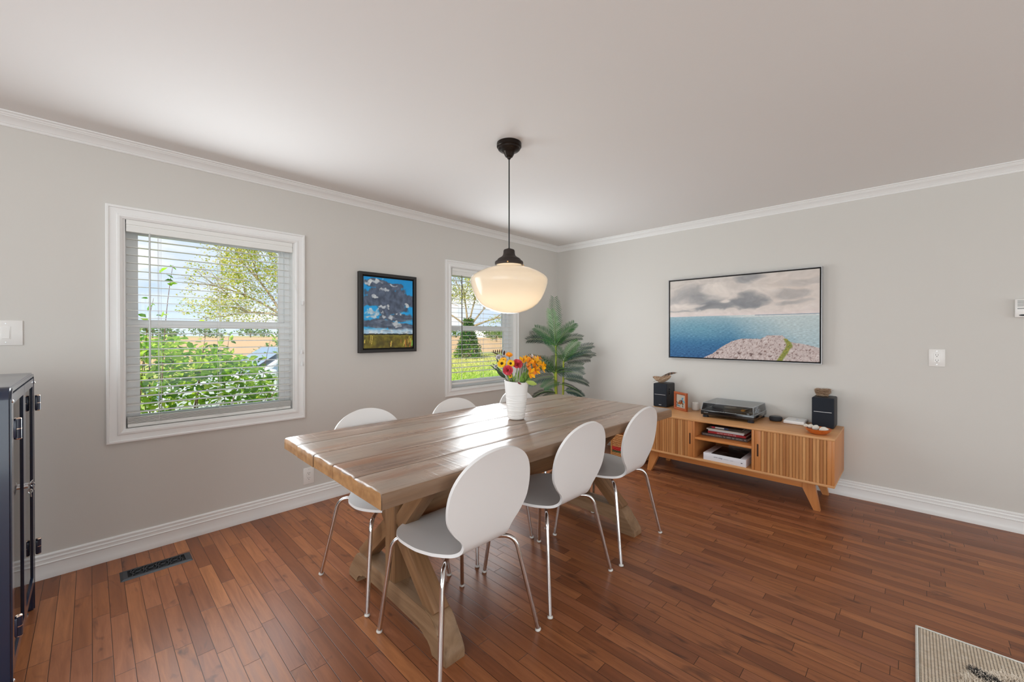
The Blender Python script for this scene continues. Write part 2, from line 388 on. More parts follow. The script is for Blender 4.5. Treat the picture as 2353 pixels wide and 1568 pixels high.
# ---------------------------------------------------------------- dining table
def wood(name, tones, grain_axis='x', rough=.42, scale=1.0, knots=True, bump=.35, spec=.5, coat=0.0):
    if name in MATS: return MATS[name]
    m = mat(name, lin(tones[0]), rough=rough, spec=spec, coat=coat); g = NT(m)
    st = {'x':(1.4,16,16),'y':(16,1.4,16),'z':(16,16,1.4)}[grain_axis]
    oi = g.n('ObjectInfo'); v = g.coord('Object', tuple(a*scale for a in st))
    va = g.n('VectorMath', operation='ADD'); g.t.links.new(v, va.inputs[0]); g.t.links.new(oi.outputs['Random'], va.inputs[1]); v = va.outputs[0]
    n1 = g.noise(v, 1.0, 7, .62, .8); st2 = tuple(a*.35 for a in st)
    v2 = g.coord('Object', tuple(a*scale for a in st2)); n2 = g.noise(v2, 1.0, 3, .5, .5)
    c = g.ramp(n1, [(.28, lin(tones[0])), (.5, lin(tones[1])), (.72, lin(tones[2]))])
    if len(tones) > 3: c = g.mix(g.ramp(n2, [(.5,0.0),(.68,.7)]), c, lin(tones[3]))
    g.set(P(m)['Base Color'], c)
    g.set(P(m)['Roughness'], g.math('ADD', g.math('MULTIPLY', n1, .25), rough-.12))
    if bump: g.set(P(m)['Normal'], g.bump(n1, bump, .003))
    return m
# reclaimed boards: greyish brown top, tan sawn edges
M_top = mat('reclaimed_wood_top', lin((140,112,92)), rough=.32, spec=.55); g = NT(M_top)
v = g.coord('Object', (1.1,15,15)); va = g.n('TexCoord'); sp = g.n('SeparateXYZ'); g.t.links.new(va.outputs['Object'], sp.inputs[0])
brd = g.math('FLOOR', g.math('DIVIDE', g.math('ADD', sp.outputs[1], .515), .206))
cbn = g.n('CombineXYZ'); g.set(cbn.inputs[0], g.math('MULTIPLY', brd, 7.7)); g.set(cbn.inputs[2], g.math('MULTIPLY', brd, 3.3))
ad = g.n('VectorMath', operation='ADD'); g.t.links.new(v, ad.inputs[0]); g.t.links.new(cbn.outputs[0], ad.inputs[1]); v = ad.outputs[0]
n1 = g.noise(v, 1.0, 8, .66, 1.1); n2 = g.noise(g.coord('Object', (1.6,5,5)), 1.2, 3, .5, .6)
nsaw = g.noise(g.coord('Object', (60,2.5,2.5)), 1.0, 3, .6, .3)
c = g.ramp(n1, [(.25, lin((96,73,60))), (.42, lin((150,122,104))), (.58, lin((180,156,138))), (.78, lin((142,112,93)))])
c = g.mix(g.ramp(n2, [(.42,0.0),(.62,.75)]), c, lin((156,143,130)))
n3 = g.noise(g.coord('Object', (1.3,9,9), loc=(4,2,1)), 1.0, 3, .5, .8)
c = g.mix(g.ramp(n3, [(.60,0.0),(.72,.8)]), c, lin((160,108,72)))
n4 = g.noise(g.coord('Object', (1.5,11,11), loc=(1,7,3)), 1.0, 4, .6, .8)
c = g.mix(g.ramp(n4, [(.62,0.0),(.74,.7)]), c, lin((96,80,72)))
wnb = g.n('TexWhiteNoise'); wnb.noise_dimensions = '1D'; g.set(wnb.inputs['W'], brd)
c = g.mix(.22, c, g.ramp(wnb.outputs['Value'], [(0, lin((116,92,76))), (1, lin((166,144,128)))]))
bf = g.math('FRACT', g.math('DIVIDE', g.math('ADD', sp.outputs[1], .515), .206)); be = g.math('MULTIPLY', g.math('MINIMUM', bf, g.math('SUBTRACT', 1.0, bf)), .206)
c = g.mix(g.ramp(be, [(.0012,.85),(.0032,0.0)]), c, lin((62,46,36)))
ncr = g.noise(g.coord('Object', (2.2,70,70)), 1.0, 4, .6, .4); c = g.mix(g.ramp(ncr, [(.66,0.0),(.74,.6)]), c, lin((74,54,42)))
g.set(P(M_top)['Base Color'], c); g.set(P(M_top)['Roughness'], g.math('ADD', g.math('MULTIPLY', n2, .22), .19))
ht = g.math('ADD', g.math('MULTIPLY', n1, .8), g.math('MULTIPLY', g.ramp(nsaw, [(.52,0.0),(.66,1.0)]), .25))
g.set(P(M_top)['Normal'], g.bump(ht, .42, .003))
M_end = vary('sawn_end_grain', (150,106,66), (186,140,92), 26, (1,1,1), .6, .4)
M_leg = wood('table_leg_wood', [(104,72,46),(136,100,68),(154,118,84),(116,92,72)], 'z', .5)
M_beam = wood('table_beam_wood', [(110,82,58),(142,112,84),(160,130,102),(122,98,78)], 'y', .5)
M_stretch = wood('table_stretcher_wood', [(98,70,48),(134,98,66),(150,114,80),(84,68,58)], 'x', .5)
table = thing('dining_table', 'long reclaimed wood trestle table with thick plank top', 'table', (-2.515,-1.595,0), R(-1.0))
TL, TW, TZ, TT = 2.17, 1.03, .790, .056
m = MB(); rnd = random.Random(5)
nb = 5; edges_y = [-TW/2+TW*k/nb for k in range(nb+1)]
def fb(x,y,s=1.0): return mnoise.noise(Vector((x*s,y*s,1.7)))+.5*mnoise.noise(Vector((x*s*2.1,y*s*2.1,5.2)))
for b in range(nb):
    ya, yb = edges_y[b]+(.0006 if b else 0), edges_y[b+1]-(.0006 if b<nb-1 else 0)
    e0 = -TL/2+rnd.uniform(-.0015,.0015); e1 = TL/2+rnd.uniform(-.0015,.0015)
    rl = .010 if b == 0 else .0016; rr_ = .010 if b == nb-1 else .0016
    sec = [(ya,-TT),(ya,-TT*.5),(ya,-rl),(ya+rl*.3,-rl*.3),(ya+rl,0)]
    sec += [(lerp(ya+rl,yb-rr_,k/6),0) for k in range(1,6)]
    sec += [(yb-rr_,0),(yb-rr_*.3,-rr_*.3),(yb,-rr_),(yb,-TT*.5),(yb,-TT)]
    nx = 90; rows = []
    for i in range(nx+1):
        t = i/nx
        if i == 0: x = e0; dip = .008
        elif i == 1: x = e0+.003; dip = .0035
        elif i == 2: x = e0+.009; dip = .0015
        elif i == nx: x = e1; dip = .008
        elif i == nx-1: x = e1-.003; dip = .0035
        elif i == nx-2: x = e1-.009; dip = .0015
        else: x = lerp(e0+.02,e1-.02,(i-3)/(nx-6)); dip = 0
        row = []
        for (y,z) in sec:
            top = clamp((z+TT*.45)/(TT*.45))
            outer = (1 if (b==0 and y<ya+.03) or (b==nb-1 and y>yb-.03) else 0)
            endw = 1 if dip else 0
            zz = z-dip*top*(.75+1.1*fb(x*3,y*34))+top*.0012*fb(x*3,y*9)
            xx = x+(endw*.004*fb(3,y*26) if endw else 0)
            yy = y+outer*.006*fb(x*4,b)*(1 if b==0 else 1)*top
            if outer: zz -= top*.004*abs(fb(x*5,2.2))
            row.append((xx,yy,zz+TZ))
        rows.append(row)
    m.mi = 0; m.grid(rows, nx+1, len(sec))
    m._add([p for p in (r[0] for r in rows)]+[r[-1] for r in rows], [(i,i+1,nx+2+i,nx+1+i) for i in range(nx)])
    m.mi = 1
    m._add(rows[0], [tuple(range(len(sec)))]); m._add(rows[-1], [tuple(range(len(sec)))[::-1]])
m.mi = 0
bmesh.ops.remove_doubles(m.bm, verts=m.bm.verts[:], dist=1e-6)
for f_ in m.bm.faces:
    f_.normal_update(); c_ = f_.calc_center_median()
    if abs(c_.y) > TW/2-.03 and abs(f_.normal.y) > .75 and abs(c_.x) < TL/2-.004: f_.material_index = 2
M_side = wood('sawn_board_side', [(104,76,54),(138,106,80),(156,124,98),(112,92,76)], 'x', .5)
top = m.build('tabletop', [M_top, M_end, M_side], table, smooth=50)
def beam(p, q, w, d, xw=(1,0,0)):
    """bar from p to q, w across (in the trestle plane), d along x"""
    p, q = Vector(p), Vector(q); ax = (q-p).normalized(); sd = Vector(xw); u = ax.cross(sd).normalized()
    M = Matrix((( u.x, sd.x, ax.x, p.x),(u.y, sd.y, ax.y, p.y),(u.z, sd.z, ax.z, p.z),(0,0,0,1)))
    return M, (q-p).length
for sx, nm in ((-.735,'near'),(.735,'far')):
    m = MB(); m.rbox((-.046,-.046,0),(.046,.046,.735-.155), .004); m.build('post', M_leg, table, (sx,0,.155))
    # foot: arched beam with scrolled ends
    half = [(.0,.160),(.30,.160),(.335,.157),(.358,.146),(.378,.126),(.392,.100),(.405,.078),(.425,.060),(.441,.042),(.447,.022),(.446,.0),(.350,0),(.345,.030),(.322,.050),(.296,.048),(.284,.066),(.255,.073),(0,.073)]
    poly = half+[(-y,z) for y,z in half[::-1]][1:-1]
    m = MB(); m.prism(poly, -.050, .050, 'x')
    bmesh.ops.bevel(m.bm, geom=[e for e in m.bm.edges if len(e.link_faces)==2 and any(len(f.verts)>6 for f in e.link_faces)], offset=.004, segments=2, affect='EDGES')
    m.build('foot', M_beam, table, (sx,0,0), smooth=40)
    for s in (-1,1):
        M_, Ln = beam((0,s*.318,.155),(0,s*.045,.40),.07,.075)
        m = MB(); m.rbox((-.036,-.037,-.02),(.036,.037,Ln+.03), .004); m.build('brace', M_leg, table).matrix_local = Matrix.Translation((sx,0,0)) @ M_
        M_, Ln = beam((0,s*.045,.425),(0,s*.315,.725),.07,.075)
        m = MB(); m.rbox((-.036,-.037,-.03),(.036,.037,Ln), .004); m.build('brace', M_leg, table).matrix_local = Matrix.Translation((sx,0,0)) @ M_
    m = MB(); m.rbox((-.045,-.40,0),(.045,.40,.018), .004); m.build('top_bearer', M_beam, table, (sx,0,.716))
m = MB(); m.rbox((-.70,-.045,.425),(.70,.045,.52), .005); m.build('stretcher', M_stretch, table)
# ---------------------------------------------------------------- chairs
M_shell = mat('white_lacquer', lin((236,234,233)), rough=.28, spec=.45)
M_chrome = mat('chrome', (.78,.78,.79), rough=.09, metal=1.0)
M_cap = mat('clear_foot_cap', lin((214,210,204)), rough=.35)
M_black = mat('black_plastic', lin((22,22,24)), rough=.4)
def make_chair():
    root = thing('dining_chair', '', 'chair')
    # centre line of the shell: (forward, height); then half width along it
    ctrl = [(.232,.436),(.205,.445),(.14,.449),(.05,.446),(-.05,.441),(-.12,.441),(-.165,.447),(-.195,.463),(-.213,.487),(-.222,.515),(-.233,.57),(-.246,.65),(-.262,.74),(-.279,.815),(-.291,.855),(-.296,.868)]
    hw   = [0.0,  .105,       .190,      .222,      .213,      .178,       .150,       .130,       .119,       .121,       .150,     .205,     .222,     .168,     .090,      0.0]
    # dense resample (Catmull-Rom) on both
    def cat(a, t):
        n = len(a)-1; i = min(int(t), n-1); u = t-i
        p0,p1,p2,p3 = a[max(i-1,0)],a[i],a[i+1],a[min(i+2,n)]
        f = lambda q0,q1,q2,q3: .5*((2*q1)+(-q0+q2)*u+(2*q0-5*q1+4*q2-q3)*u*u+(-q0+3*q1-3*q2+q3)*u**3)
        return tuple(f(*q) for q in zip(p0,p1,p2,p3)) if isinstance(p1, tuple) else f(p0,p1,p2,p3)
    import bisect
    N = 90; ts = []
    for i in range(N+1):
        u = i/N; e = .5-.5*cos(pi*u); ts.append(lerp(u,e,.85)*(len(ctrl)-1))
    mid = [cat(ctrl,t) for t in ts]
    # half width along the arc length: rounded front edge, narrow waist in the bend, egg-shaped back
    S = [0.0]
    for i in range(N): S.append(S[-1]+math.hypot(mid[i+1][0]-mid[i][0], mid[i+1][1]-mid[i][1]))
    LT = S[-1]; kx = [0,.10,.20,.30,.38,.44,.49,.53,.575,.63,.69,.755]; kw = [.205,.216,.221,.212,.185,.152,.128,.121,.133,.176,.209,.219]
    kx = [k*LT for k in kx]
    wid = []
    for s_ in S:
        i = 0
        while i < len(kx)-2 and s_ > kx[i+1]: i += 1
        u = clamp((s_-kx[i])/(kx[i+1]-kx[i])); g4 = lambda j: kw[min(max(j,0),len(kw)-1)]
        p0,p1,p2,p3 = g4(i-1),g4(i),g4(i+1),g4(i+2)
        w = .5*((2*p1)+(-p0+p2)*u+(2*p0-5*p1+4*p2-p3)*u*u+(-p0+3*p1-3*p2+p3)*u**3)
        if s_ < .17: w *= max(0,1-(1-s_/.17)**2.3)**.46
        if s_ > kx[-1]: w = .219*max(0,1-((s_-kx[-1])/(LT-kx[-1]))**2.35)**.5
        wid.append(w)
    K = 14; th = .0066
    def surf(side):
        rows = []
        for i in range(N+1):
            f,z = mid[i]; a = mid[max(i-1,0)]; b = mid[min(i+1,N)]
            tx,tz = b[0]-a[0], b[1]-a[1]; l = math.hypot(tx,tz) or 1; nf,nz_ = tz/l, -tx/l    # unit normal (towards sitter: up / forward)
            if nz_ < 0 and i < N*.4: nf,nz_ = -nf,-nz_
            q = ts[i]/(len(ctrl)-1); back = sm(clamp((q-.55)/.25)); seat = sm(clamp((.45-q)/.2))
            row = []
            for k in range(K+1):
                u = -1+2*k/K; x = wid[i]*sin(u*pi/2)
                dish = (x/.22)**2*(.007*back+.008*seat)
                o = side*th+dish
                row.append((x, f+nf*o, z+nz_*o))
            rows.append(row)
        return rows
    m = MB(); A = surf(1); B = surf(-1); m.grid(A,N+1,K+1); m.grid(B,N+1,K+1)
    for k in (0,K):
        m._add([r[k] for r in A]+[r[k] for r in B], [(i,i+1,N+2+i,N+1+i) for i in range(N)])
    for i in (0,N):
        pass
    m.build('seat_shell', M_shell, root, smooth=60)
    m = MB(); m.rbox((-.07,-.07,.418),(.07,.07,.432),.004); m.build('mounting_plate', M_black, root)
    r = .0098
    for sx in (-1,1):
        for sy,fx_,fy_ in ((1,.232,.232),(-1,.266,-.262)):
            p0 = (sx*.03, sy*.03, .421); p1 = (sx*(.190 if sy>0 else .196), sy*.185, .421)
            p2 = (sx*fx_, fy_, .0)
            pts = fillet([p0,p1,p2], .055, 8)
            m = MB(); m.tube(pts, r, 12); lg = m.build('leg', M_chrome, root, smooth=60)
            d = (Vector(p1)-Vector(p2)).normalized()
            m = MB(); m.tube([Vector(p2)+d*.0005, Vector(p2)+d*.004, Vector(p2)+d*.012], [.0115,.0135,.0115], 12); m.build('foot_cap', M_cap, lg)
    return root
ch0 = make_chair(); CG = 'white shell chairs around the dining table'
spots = [(-3.157,-1.888,0,  'white shell chair nearest the camera, at the near right corner of the table'),
         (-2.530,-1.878,0,  'white shell chair in the middle of the right long side of the table'),
         (-1.925,-1.890,R(1.5),'white shell chair on the right side of the table nearest the slatted console'),
         (-3.140,-1.295,pi+R(-1.5),'white shell chair with visible pale seat under the near left corner of the table'),
         (-2.525,-1.350,pi,'white shell chair behind the table, its back below the second window'),
         (-1.905,-1.342,pi,'white shell chair mostly hidden behind the white vase')]
for i,(x,y,rz,lab) in enumerate(spots):
    c = ch0 if i == 0 else copy_tree(ch0)
    c.location = (x,y,0); c.rotation_euler = (0,0,rz); tag(c, lab, 'chair', CG)
# ---------------------------------------------------------------- pendant lamp
M_bronze = mat('oil_rubbed_bronze', lin((44,37,33)), rough=.34, metal=.75)
M_bronze2 = mat('matt_bronze', lin((58,50,46)), rough=.55, metal=.5)
M_brass = mat('brass', (.75,.47,.20), rough=.25, metal=1.0)
lamp = thing('pendant_lamp', 'lit schoolhouse pendant lamp with opal glass shade above the table', 'lamp', (-2.54,-1.62,H))
m = MB(); m.lathe([(.072,0),(.073,-.004),(.073,-.022),(.070,-.026),(.066,-.028),(.065,-.036),(.058,-.042),(.050,-.046),(.040,-.049),(.033,-.056),(.027,-.070),(.021,-.080),(.012,-.084),(.011,-.089),(.006,-.096)], 40); m.build('ceiling_canopy', M_bronze, lamp)
m = MB(); m.tube([(0,0,-.09),(0,0,-.628)], .0036, 8); m.build('cord', M_black, lamp)
zf = 1.727-H
m = MB(); m.lathe([(.004,zf+.096),(.010,zf+.091),(.020,zf+.088),(.030,zf+.084),(.0335,zf+.078),(.0345,zf+.062),(.038,zf+.050),(.046,zf+.042),(.060,zf+.034),(.068,zf+.028),(.071,zf+.020),(.080,zf+.016),(.084,zf+.010),(.084,zf-.004),(.082,zf-.006)], 40); m.build('shade_fitter', M_bronze2, lamp)
for k in range(3):
    a = R(100+120*k); m = MB(); m.tube([(.078*cos(a),.078*sin(a),zf-.001),(.094*cos(a),.094*sin(a),zf-.001)], .0035, 8); m.blob((.095*cos(a),.095*sin(a),zf-.001),.0045,.0045,.0045,5); m.build('thumb_screw', M_brass, lamp)
M_opal = bpy.data.materials.new('opal_glass'); M_opal.use_nodes = True
g = NT(M_opal); g.t.nodes.clear(); out = g.n('OutputMaterial'); tl = g.n('BsdfTranslucent'); df = g.n('BsdfDiffuse'); gl = g.n('BsdfGlossy'); m1 = g.n('MixShader'); m2 = g.n('MixShader'); fr = g.n('Fresnel')
tl.inputs[0].default_value = (.93,.86,.76,1); df.inputs[0].default_value = (.88,.84,.78,1); gl.inputs['Roughness'].default_value = .06; m1.inputs[0].default_value = .35; fr.inputs[0].default_value = 1.45
g.t.links.new(tl.outputs[0], m1.inputs[1]); g.t.links.new(df.outputs[0], m1.inputs[2]); g.t.links.new(fr.outputs[0], m2.inputs[0]); g.t.links.new(m1.outputs[0], m2.inputs[1]); g.t.links.new(gl.outputs[0], m2.inputs[2]); g.t.links.new(m2.outputs[0], out.inputs[0])
prof = [(.074,.004),(.075,-.008),(.080,-.014),(.100,-.020),(.145,-.034),(.185,-.052),(.212,-.070),(.2255,-.086),(.2285,-.100),(.226,-.120),(.218,-.148),(.205,-.180),(.190,-.208),(.168,-.236),(.140,-.258),(.105,-.275),(.065,-.287),(.03,-.292),(0,-.2935)]
m = MB(); m.lathe([(r_,zf+z) for r_,z in prof], 64, close=False); m.build('shade', M_opal, lamp, smooth=60)
M_bulb = mat('bulb_glow', (1,.85,.6), emit=(1,.78,.5), estr=4)
m = MB(); m.lathe([(0,-.17),(.016,-.166),(.027,-.15),(.030,-.132),(.026,-.11),(.016,-.085),(.013,-.06),(.013,-.02)], 20, (0,0,zf)); m.build('bulb', M_bulb, lamp)
pl = bpy.data.lights.new('lamp_light', 'POINT'); pl.energy = 7.0; pl.color = (1,.79,.55); pl.shadow_soft_size = .03
plo = bpy.data.objects.new('lamp_light', pl); COL.objects.link(plo); plo.location = (-2.54,-1.62,1.727-.150)
# ---------------------------------------------------------------- media console with tambour doors
M_oak = wood('oak_veneer', [(190,134,84),(206,150,98),(218,164,112)], 'y', .42, .8, bump=.08)
M_oakz = wood('oak_solid', [(180,112,60),(198,130,74),(208,144,88)], 'z', .42, .8, bump=.08)
M_oake = wood('oak_edge', [(196,124,66),(206,134,74),(214,146,88)], 'y', .4, .8, bump=.05)
M_tamb = mat('tambour_slats', lin((196,138,86)), rough=.42); g = NT(M_tamb)
va = g.n('TexCoord'); sp = g.n('SeparateXYZ'); g.t.links.new(va.outputs['Object'], sp.inputs[0])
sid = g.math('FLOOR', g.math('DIVIDE', sp.outputs[1], .0206)); wn_ = g.n('TexWhiteNoise'); wn_.noise_dimensions = '1D'; g.set(wn_.inputs['W'], sid)
n1 = g.noise(g.coord('Object', (30,60,3)), 1.0, 5, .6, .5)
c = g.ramp(wn_.outputs['Value'], [(0, lin((168,108,60))), (.5, lin((190,130,76))), (1, lin((216,160,104)))])
c = g.mix(g.ramp(n1, [(.35,.4),(.65,0.0)]), c, lin((150,92,48))); g.set(P(M_tamb)['Base Color'], c)
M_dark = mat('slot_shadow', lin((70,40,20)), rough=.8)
cx0, cx1, cyr, cyl_, cz0, cz1 = -.585, -.02, -2.938, -1.405, .210, .563
con = thing('media_console', 'oak media console with ribbed sliding doors and splayed legs', 'console', ((cx0+cx1)/2, (cyr+cyl_)/2, 0))
ox, oy = (cx0+cx1)/2, (cyr+cyl_)/2
def cbox(nm, a, b, m_, par=con, r=.0025):
    m = MB(); m.rbox((a[0]-ox,a[1]-oy,a[2]),(b[0]-ox,b[1]-oy,b[2]), r, 2); return m.build(nm, m_, par)
tp = .017; dl0, dl1, dr0, dr1 = -1.950, -1.968, -2.411, -2.430
cbox('top_panel', (cx0,cyr,cz1-tp),(cx1,cyl_,cz1), M_oak)
cbox('bottom_panel', (cx0,cyr,cz0),(cx1,cyl_,cz0+tp), M_oak)
cbox('side_panel', (cx0+.001,cyr+.0005,cz0+tp),(cx1,cyr+tp,cz1-tp), M_oakz)
cbox('side_panel', (cx0+.001,cyl_-tp,cz0+tp),(cx1,cyl_-.0005,cz1-tp), M_oakz)
cbox('divider', (cx0+.002,dl1,cz0+tp),(cx1-.02,dl0,cz1-tp), M_oakz)
cbox('divider', (cx0+.002,dr1,cz0+tp),(cx1-.02,dr0,cz1-tp), M_oakz)
cbox('shelf', (cx0+.004,dr0,.392),(cx1-.02,dl1,.412), M_oake)
m = MB()
for a,b in ((dl1-.11,cyl_-tp),(cyr+tp,dr0+.02)):
    m = MB(); m.box((cx1-.012-ox,a-oy,cz0+tp),(cx1-.004-ox,b-oy,cz1-tp)); m.build('back_panel', M_oakz, con)
def tambour(ya, yb, pull_side):
    """ribbed door between ya (right) and yb (left); pull stile at pull_side"""
    xf = cx0+.006; pw = .046
    s0, s1 = (ya, yb-pw) if pull_side == 'L' else (ya+pw, yb)
    n = round((s1-s0)/.0206); pt = (s1-s0)/n; poly = []
    for i in range(n):
        y = s0+i*pt
        poly += [(xf+.007,y),(xf+.001,y+.0012),(xf,y+.004),(xf,y+pt-.004),(xf+.001,y+pt-.0012),(xf+.007,y+pt)]
    poly = poly+[(xf+.013,s1),(xf+.013,s0)]
    m = MB(); m.prism([(px_-ox,py_-(s0)) for px_,py_ in poly], cz0+tp+.001, cz1-tp-.001, 'z')
    d = m.build('door', M_tamb, con, (0,s0-oy,0), smooth=20)
    p0, p1 = (yb-pw,yb) if pull_side == 'L' else (ya,ya+pw)
    m = MB(); m.rbox((xf-ox,p0+.001-s0,cz0+tp+.001),(xf+.013-ox,p1-.001-s0,cz1-tp-.001),.002); st = m.build('pull_stile', M_oakz, d)
    yc = (p0+p1)/2-s0; a = []
    for k in range(13): a.append((yc+.0058*cos(pi*k/12), .345+.088+.0058*sin(pi*k/12)))
    for k in range(13): a.append((yc+.0058*cos(pi+pi*k/12), .345+.0058*sin(pi+pi*k/12)))
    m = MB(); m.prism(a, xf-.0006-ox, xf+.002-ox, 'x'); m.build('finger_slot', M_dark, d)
tambour(dl0+.001, cyl_-tp-.001, 'R'); tambour(cyr+tp+.001+.028, dr1-.001, 'L')
cbox('end_stile', (cx0+.004,cyr+tp,cz0+tp),(cx0+.02,cyr+tp+.027,cz1-tp), M_oakz, con, .0015)
cbox('apron', (cx0+.075,-2.74,.148),(cx0+.095,-1.60,.209), M_oake)
cbox('apron', (cx1-.075,-2.74,.160),(cx1-.055,-1.60,.209), M_oake)
for xc_ in (cx0+.085, cx1-.060):
    for s, yt in ((-1,-2.775),(1,-1.568)):
        prof = [(yt-.034,.209),(yt+.034,.209),(yt+.034-s*.0+ (s*.04 if s>0 else -.0)*0,.200)]
        a, b = (yt-s*.036, yt+s*.036)       # inner, outer at the top
        poly = [(a,.209),(b,.209),(b+s*.036,0),(b+s*.036-s*.040,0),(a,.150)]
        m = MB(); m.prism([(y-oy,z) for y,z in poly], xc_-.019-ox, xc_+.019-ox, 'x'); m.build('leg', M_oakz, con, smooth=20)
zt = cz1+.0003
# ---------------------------------------------------------------- loudspeakers
M_spk = mat('speaker_cabinet', lin((40,39,42)), rough=.5)
M_gril = vary('speaker_grille', (18,22,30), (34,40,50), 900, (1,1,1), .85)
M_silver = mat('silver_strip', (.72,.72,.72), rough=.3, metal=.9)
M_lett = mat('pale_lettering', lin((196,198,200)), rough=.5)
def speaker(loc, rz, label, controls):
    s = thing('bookshelf_speaker', label, 'speaker', loc, rz, 'black speakers on the console')
    w,d,h = .146,.196,.240
    m = MB(); m.rbox((-d/2+.012,-w/2,0),(d/2,w/2,h), .012, 4); m.build('cabinet', M_spk, s, smooth=40)
    m = MB(); m.rbox((-d/2,-w/2+.002,.002),(-d/2+.0118,w/2-.002,h-.002), .0055, 3); gr = m.build('grille', M_gril, s, smooth=40)
    m = MB(); m.rbox((-d/2-.0018,-.058,.124),(-d/2,.058,.128), .0008, 1); m.build('silver_strip', M_silver, gr)
    if controls:
        m = MB(); m.rbox((-d/2+.040,-w/2-.0015,.115),(-d/2+.068,-w/2+.001,.205),.001,1); cp = m.build('control_panel', M_black, s)
        for z in (.138,.160,.182):
            m = MB(); m.tube([(-d/2+.054,-w/2-.0015,z),(-d/2+.054,-w/2-.010,z)], .0075, 14); m.build('control_knob', M_spk, cp)
        m = MB(); m.rbox((-d/2-.0012,-.014,.020),(-d/2,.012,.025),.0004,1); m.build('maker_badge', M_lett, gr)
    return s
spL = speaker((-.094,-1.476,zt), 0, 'black bookshelf speaker with side knobs behind the framed bird', True)
spR = speaker((-.103,-2.820,zt), 0, 'black bookshelf speaker at the right end of the console', False)
# ---------------------------------------------------------------- little woven bird with a feather tail
M_straw = vary('dry_straw', (150,118,92), (206,178,150), 60, (1,1,1), .9)
M_straw2 = vary('dark_straw', (104,78,58), (168,134,104), 80, (1,1,1), .9)
M_feath = vary('feather_brown', (92,62,48), (128,92,72), 30, (1,1,1), .8)
M_feathd = mat('feather_bar', lin((44,30,24)), rough=.85)
M_quill = mat('quill', lin((214,196,172)), rough=.6)
bird = thing('woven_bird', 'small woven straw bird with a barred feather tail on a speaker', 'ornament', (-.105,-1.462,zt+.2402), R(4))
rnd = random.Random(8)
# body: a curl of straw strands following an arc from head (left) to upturned tail end (right)
def body_pt(t): return Vector((0, lerp(.080,-.085,t), .038+.050*(abs(t-.42)*1.5)**1.7-.012*(1-t)))
def body_r(t): return .006+.024*max(0,1-((t-.45)/.56)**2)**.7
m = MB(); pts = [body_pt(i/20) for i in range(21)]; m.tube(pts, [body_r(i/20)*.9 for i in range(21)], 12)
for k in range(46):
    a = rnd.uniform(0,2*pi); tw = rnd.uniform(-2.2,2.2); t0 = rnd.uniform(0,.25); t1 = rnd.uniform(.7,1)
    q = []
    for i in range(13):
        t = lerp(t0,t1,i/12); r_ = body_r(t)*rnd.uniform(.92,1.08); p = body_pt(t); aa = a+tw*t
        q.append(p+Vector((cos(aa)*r_,0,sin(aa)*r_)))
    m.mi = k%2; m.tube(q, .0011, 4)
m.mi = 0
zmin = min(v.co.z for v in m.bm.verts)
for v_ in m.bm.verts: v_.co.z -= zmin
m.build('body', [M_straw, M_straw2], bird)
m = MB(); m.blob((0,.083,.050-zmin*.2),.011,.017,.012,7,None,.25,3); m.tube([(0,.095,.052),(0,.108,.055)],[.003,.0006],6); m.build('head', M_straw2, bird)
m = MB(); m2_ = MB(); qa, qb = Vector((0,.020,.052)), Vector((0,-.148,.112))
NB = 34
for i in range(NB):
    t = i/(NB-1); p = qa.lerp(qb,t)+Vector((0,0,.012*sin(pi*t))); wv = .019*(sin(pi*min(1,t*1.02+.02))**.6)*(1-.25*t)+.002
    for s in (-1,1):
        d = Vector((0,-.6,.8*s)).normalized(); dk = (i//3)%2
        a0 = p; b0 = p+d*wv*(1 if s>0 else .8)*rnd.uniform(.85,1.05)
        (m2_ if dk else m)._add([a0+Vector((.001,.004,0)),a0+Vector((.001,-.004,0)),b0+Vector((rnd.uniform(-.003,.003),-.003,0)),b0+Vector((rnd.uniform(-.003,.003),.003,0))],[(0,1,2,3)])
fe = m.build('tail_feather', M_feath, bird, smooth=0); m2_.build('dark_bars', M_feathd, fe, smooth=0)
m = MB(); m.tube([qa.lerp(qb,i/12)+Vector((-.0015,0,.012*sin(pi*i/12))) for i in range(13)], [.0013-.0008*i/12 for i in range(13)], 5); m.build('quill', M_quill, fe)
m = MB(); m.tube(bez((0,.04,.012),(0,.075,.02),(0,.095,.001),6), .0012, 5); m.build('twig_leg', M_feathd, bird)
# ---------------------------------------------------------------- bird's nest
nest = MB(); rnd = random.Random(21)
for k in range(330):
    a = rnd.uniform(0,2*pi); da = rnd.uniform(.6,1.7); r0 = rnd.uniform(.028,.056); z0 = rnd.uniform(.004,.058); r0 = min(r0, .030+.5*z0+.004) if z0<.05 else r0
    q = [Vector(((r0+rnd.uniform(-.004,.004))*cos(a+da*i/6), (r0+rnd.uniform(-.004,.004))*sin(a+da*i/6), max(.0012, z0+rnd.uniform(-.006,.006)))) for i in range(7)]
    if k%9 == 0: q.append(q[-1]+Vector((cos(a+da),sin(a+da),rnd.uniform(-.1,.6))).normalized()*rnd.uniform(.008,.022))
    nest.mi = k%3==0; nest.tube(q, rnd.uniform(.0006,.0012), 4)
nest.mi = 1; nest.lathe([(.0,.006),(.026,.008),(.036,.024),(.040,.044),(.036,.040),(.026,.020),(0,.014)], 20)
tag(nest.build('bird_nest', [M_straw, M_straw2], None, (-.085,-2.805,zt+.2402)), "dry twig bird's nest on top of the right-hand speaker", 'nest')
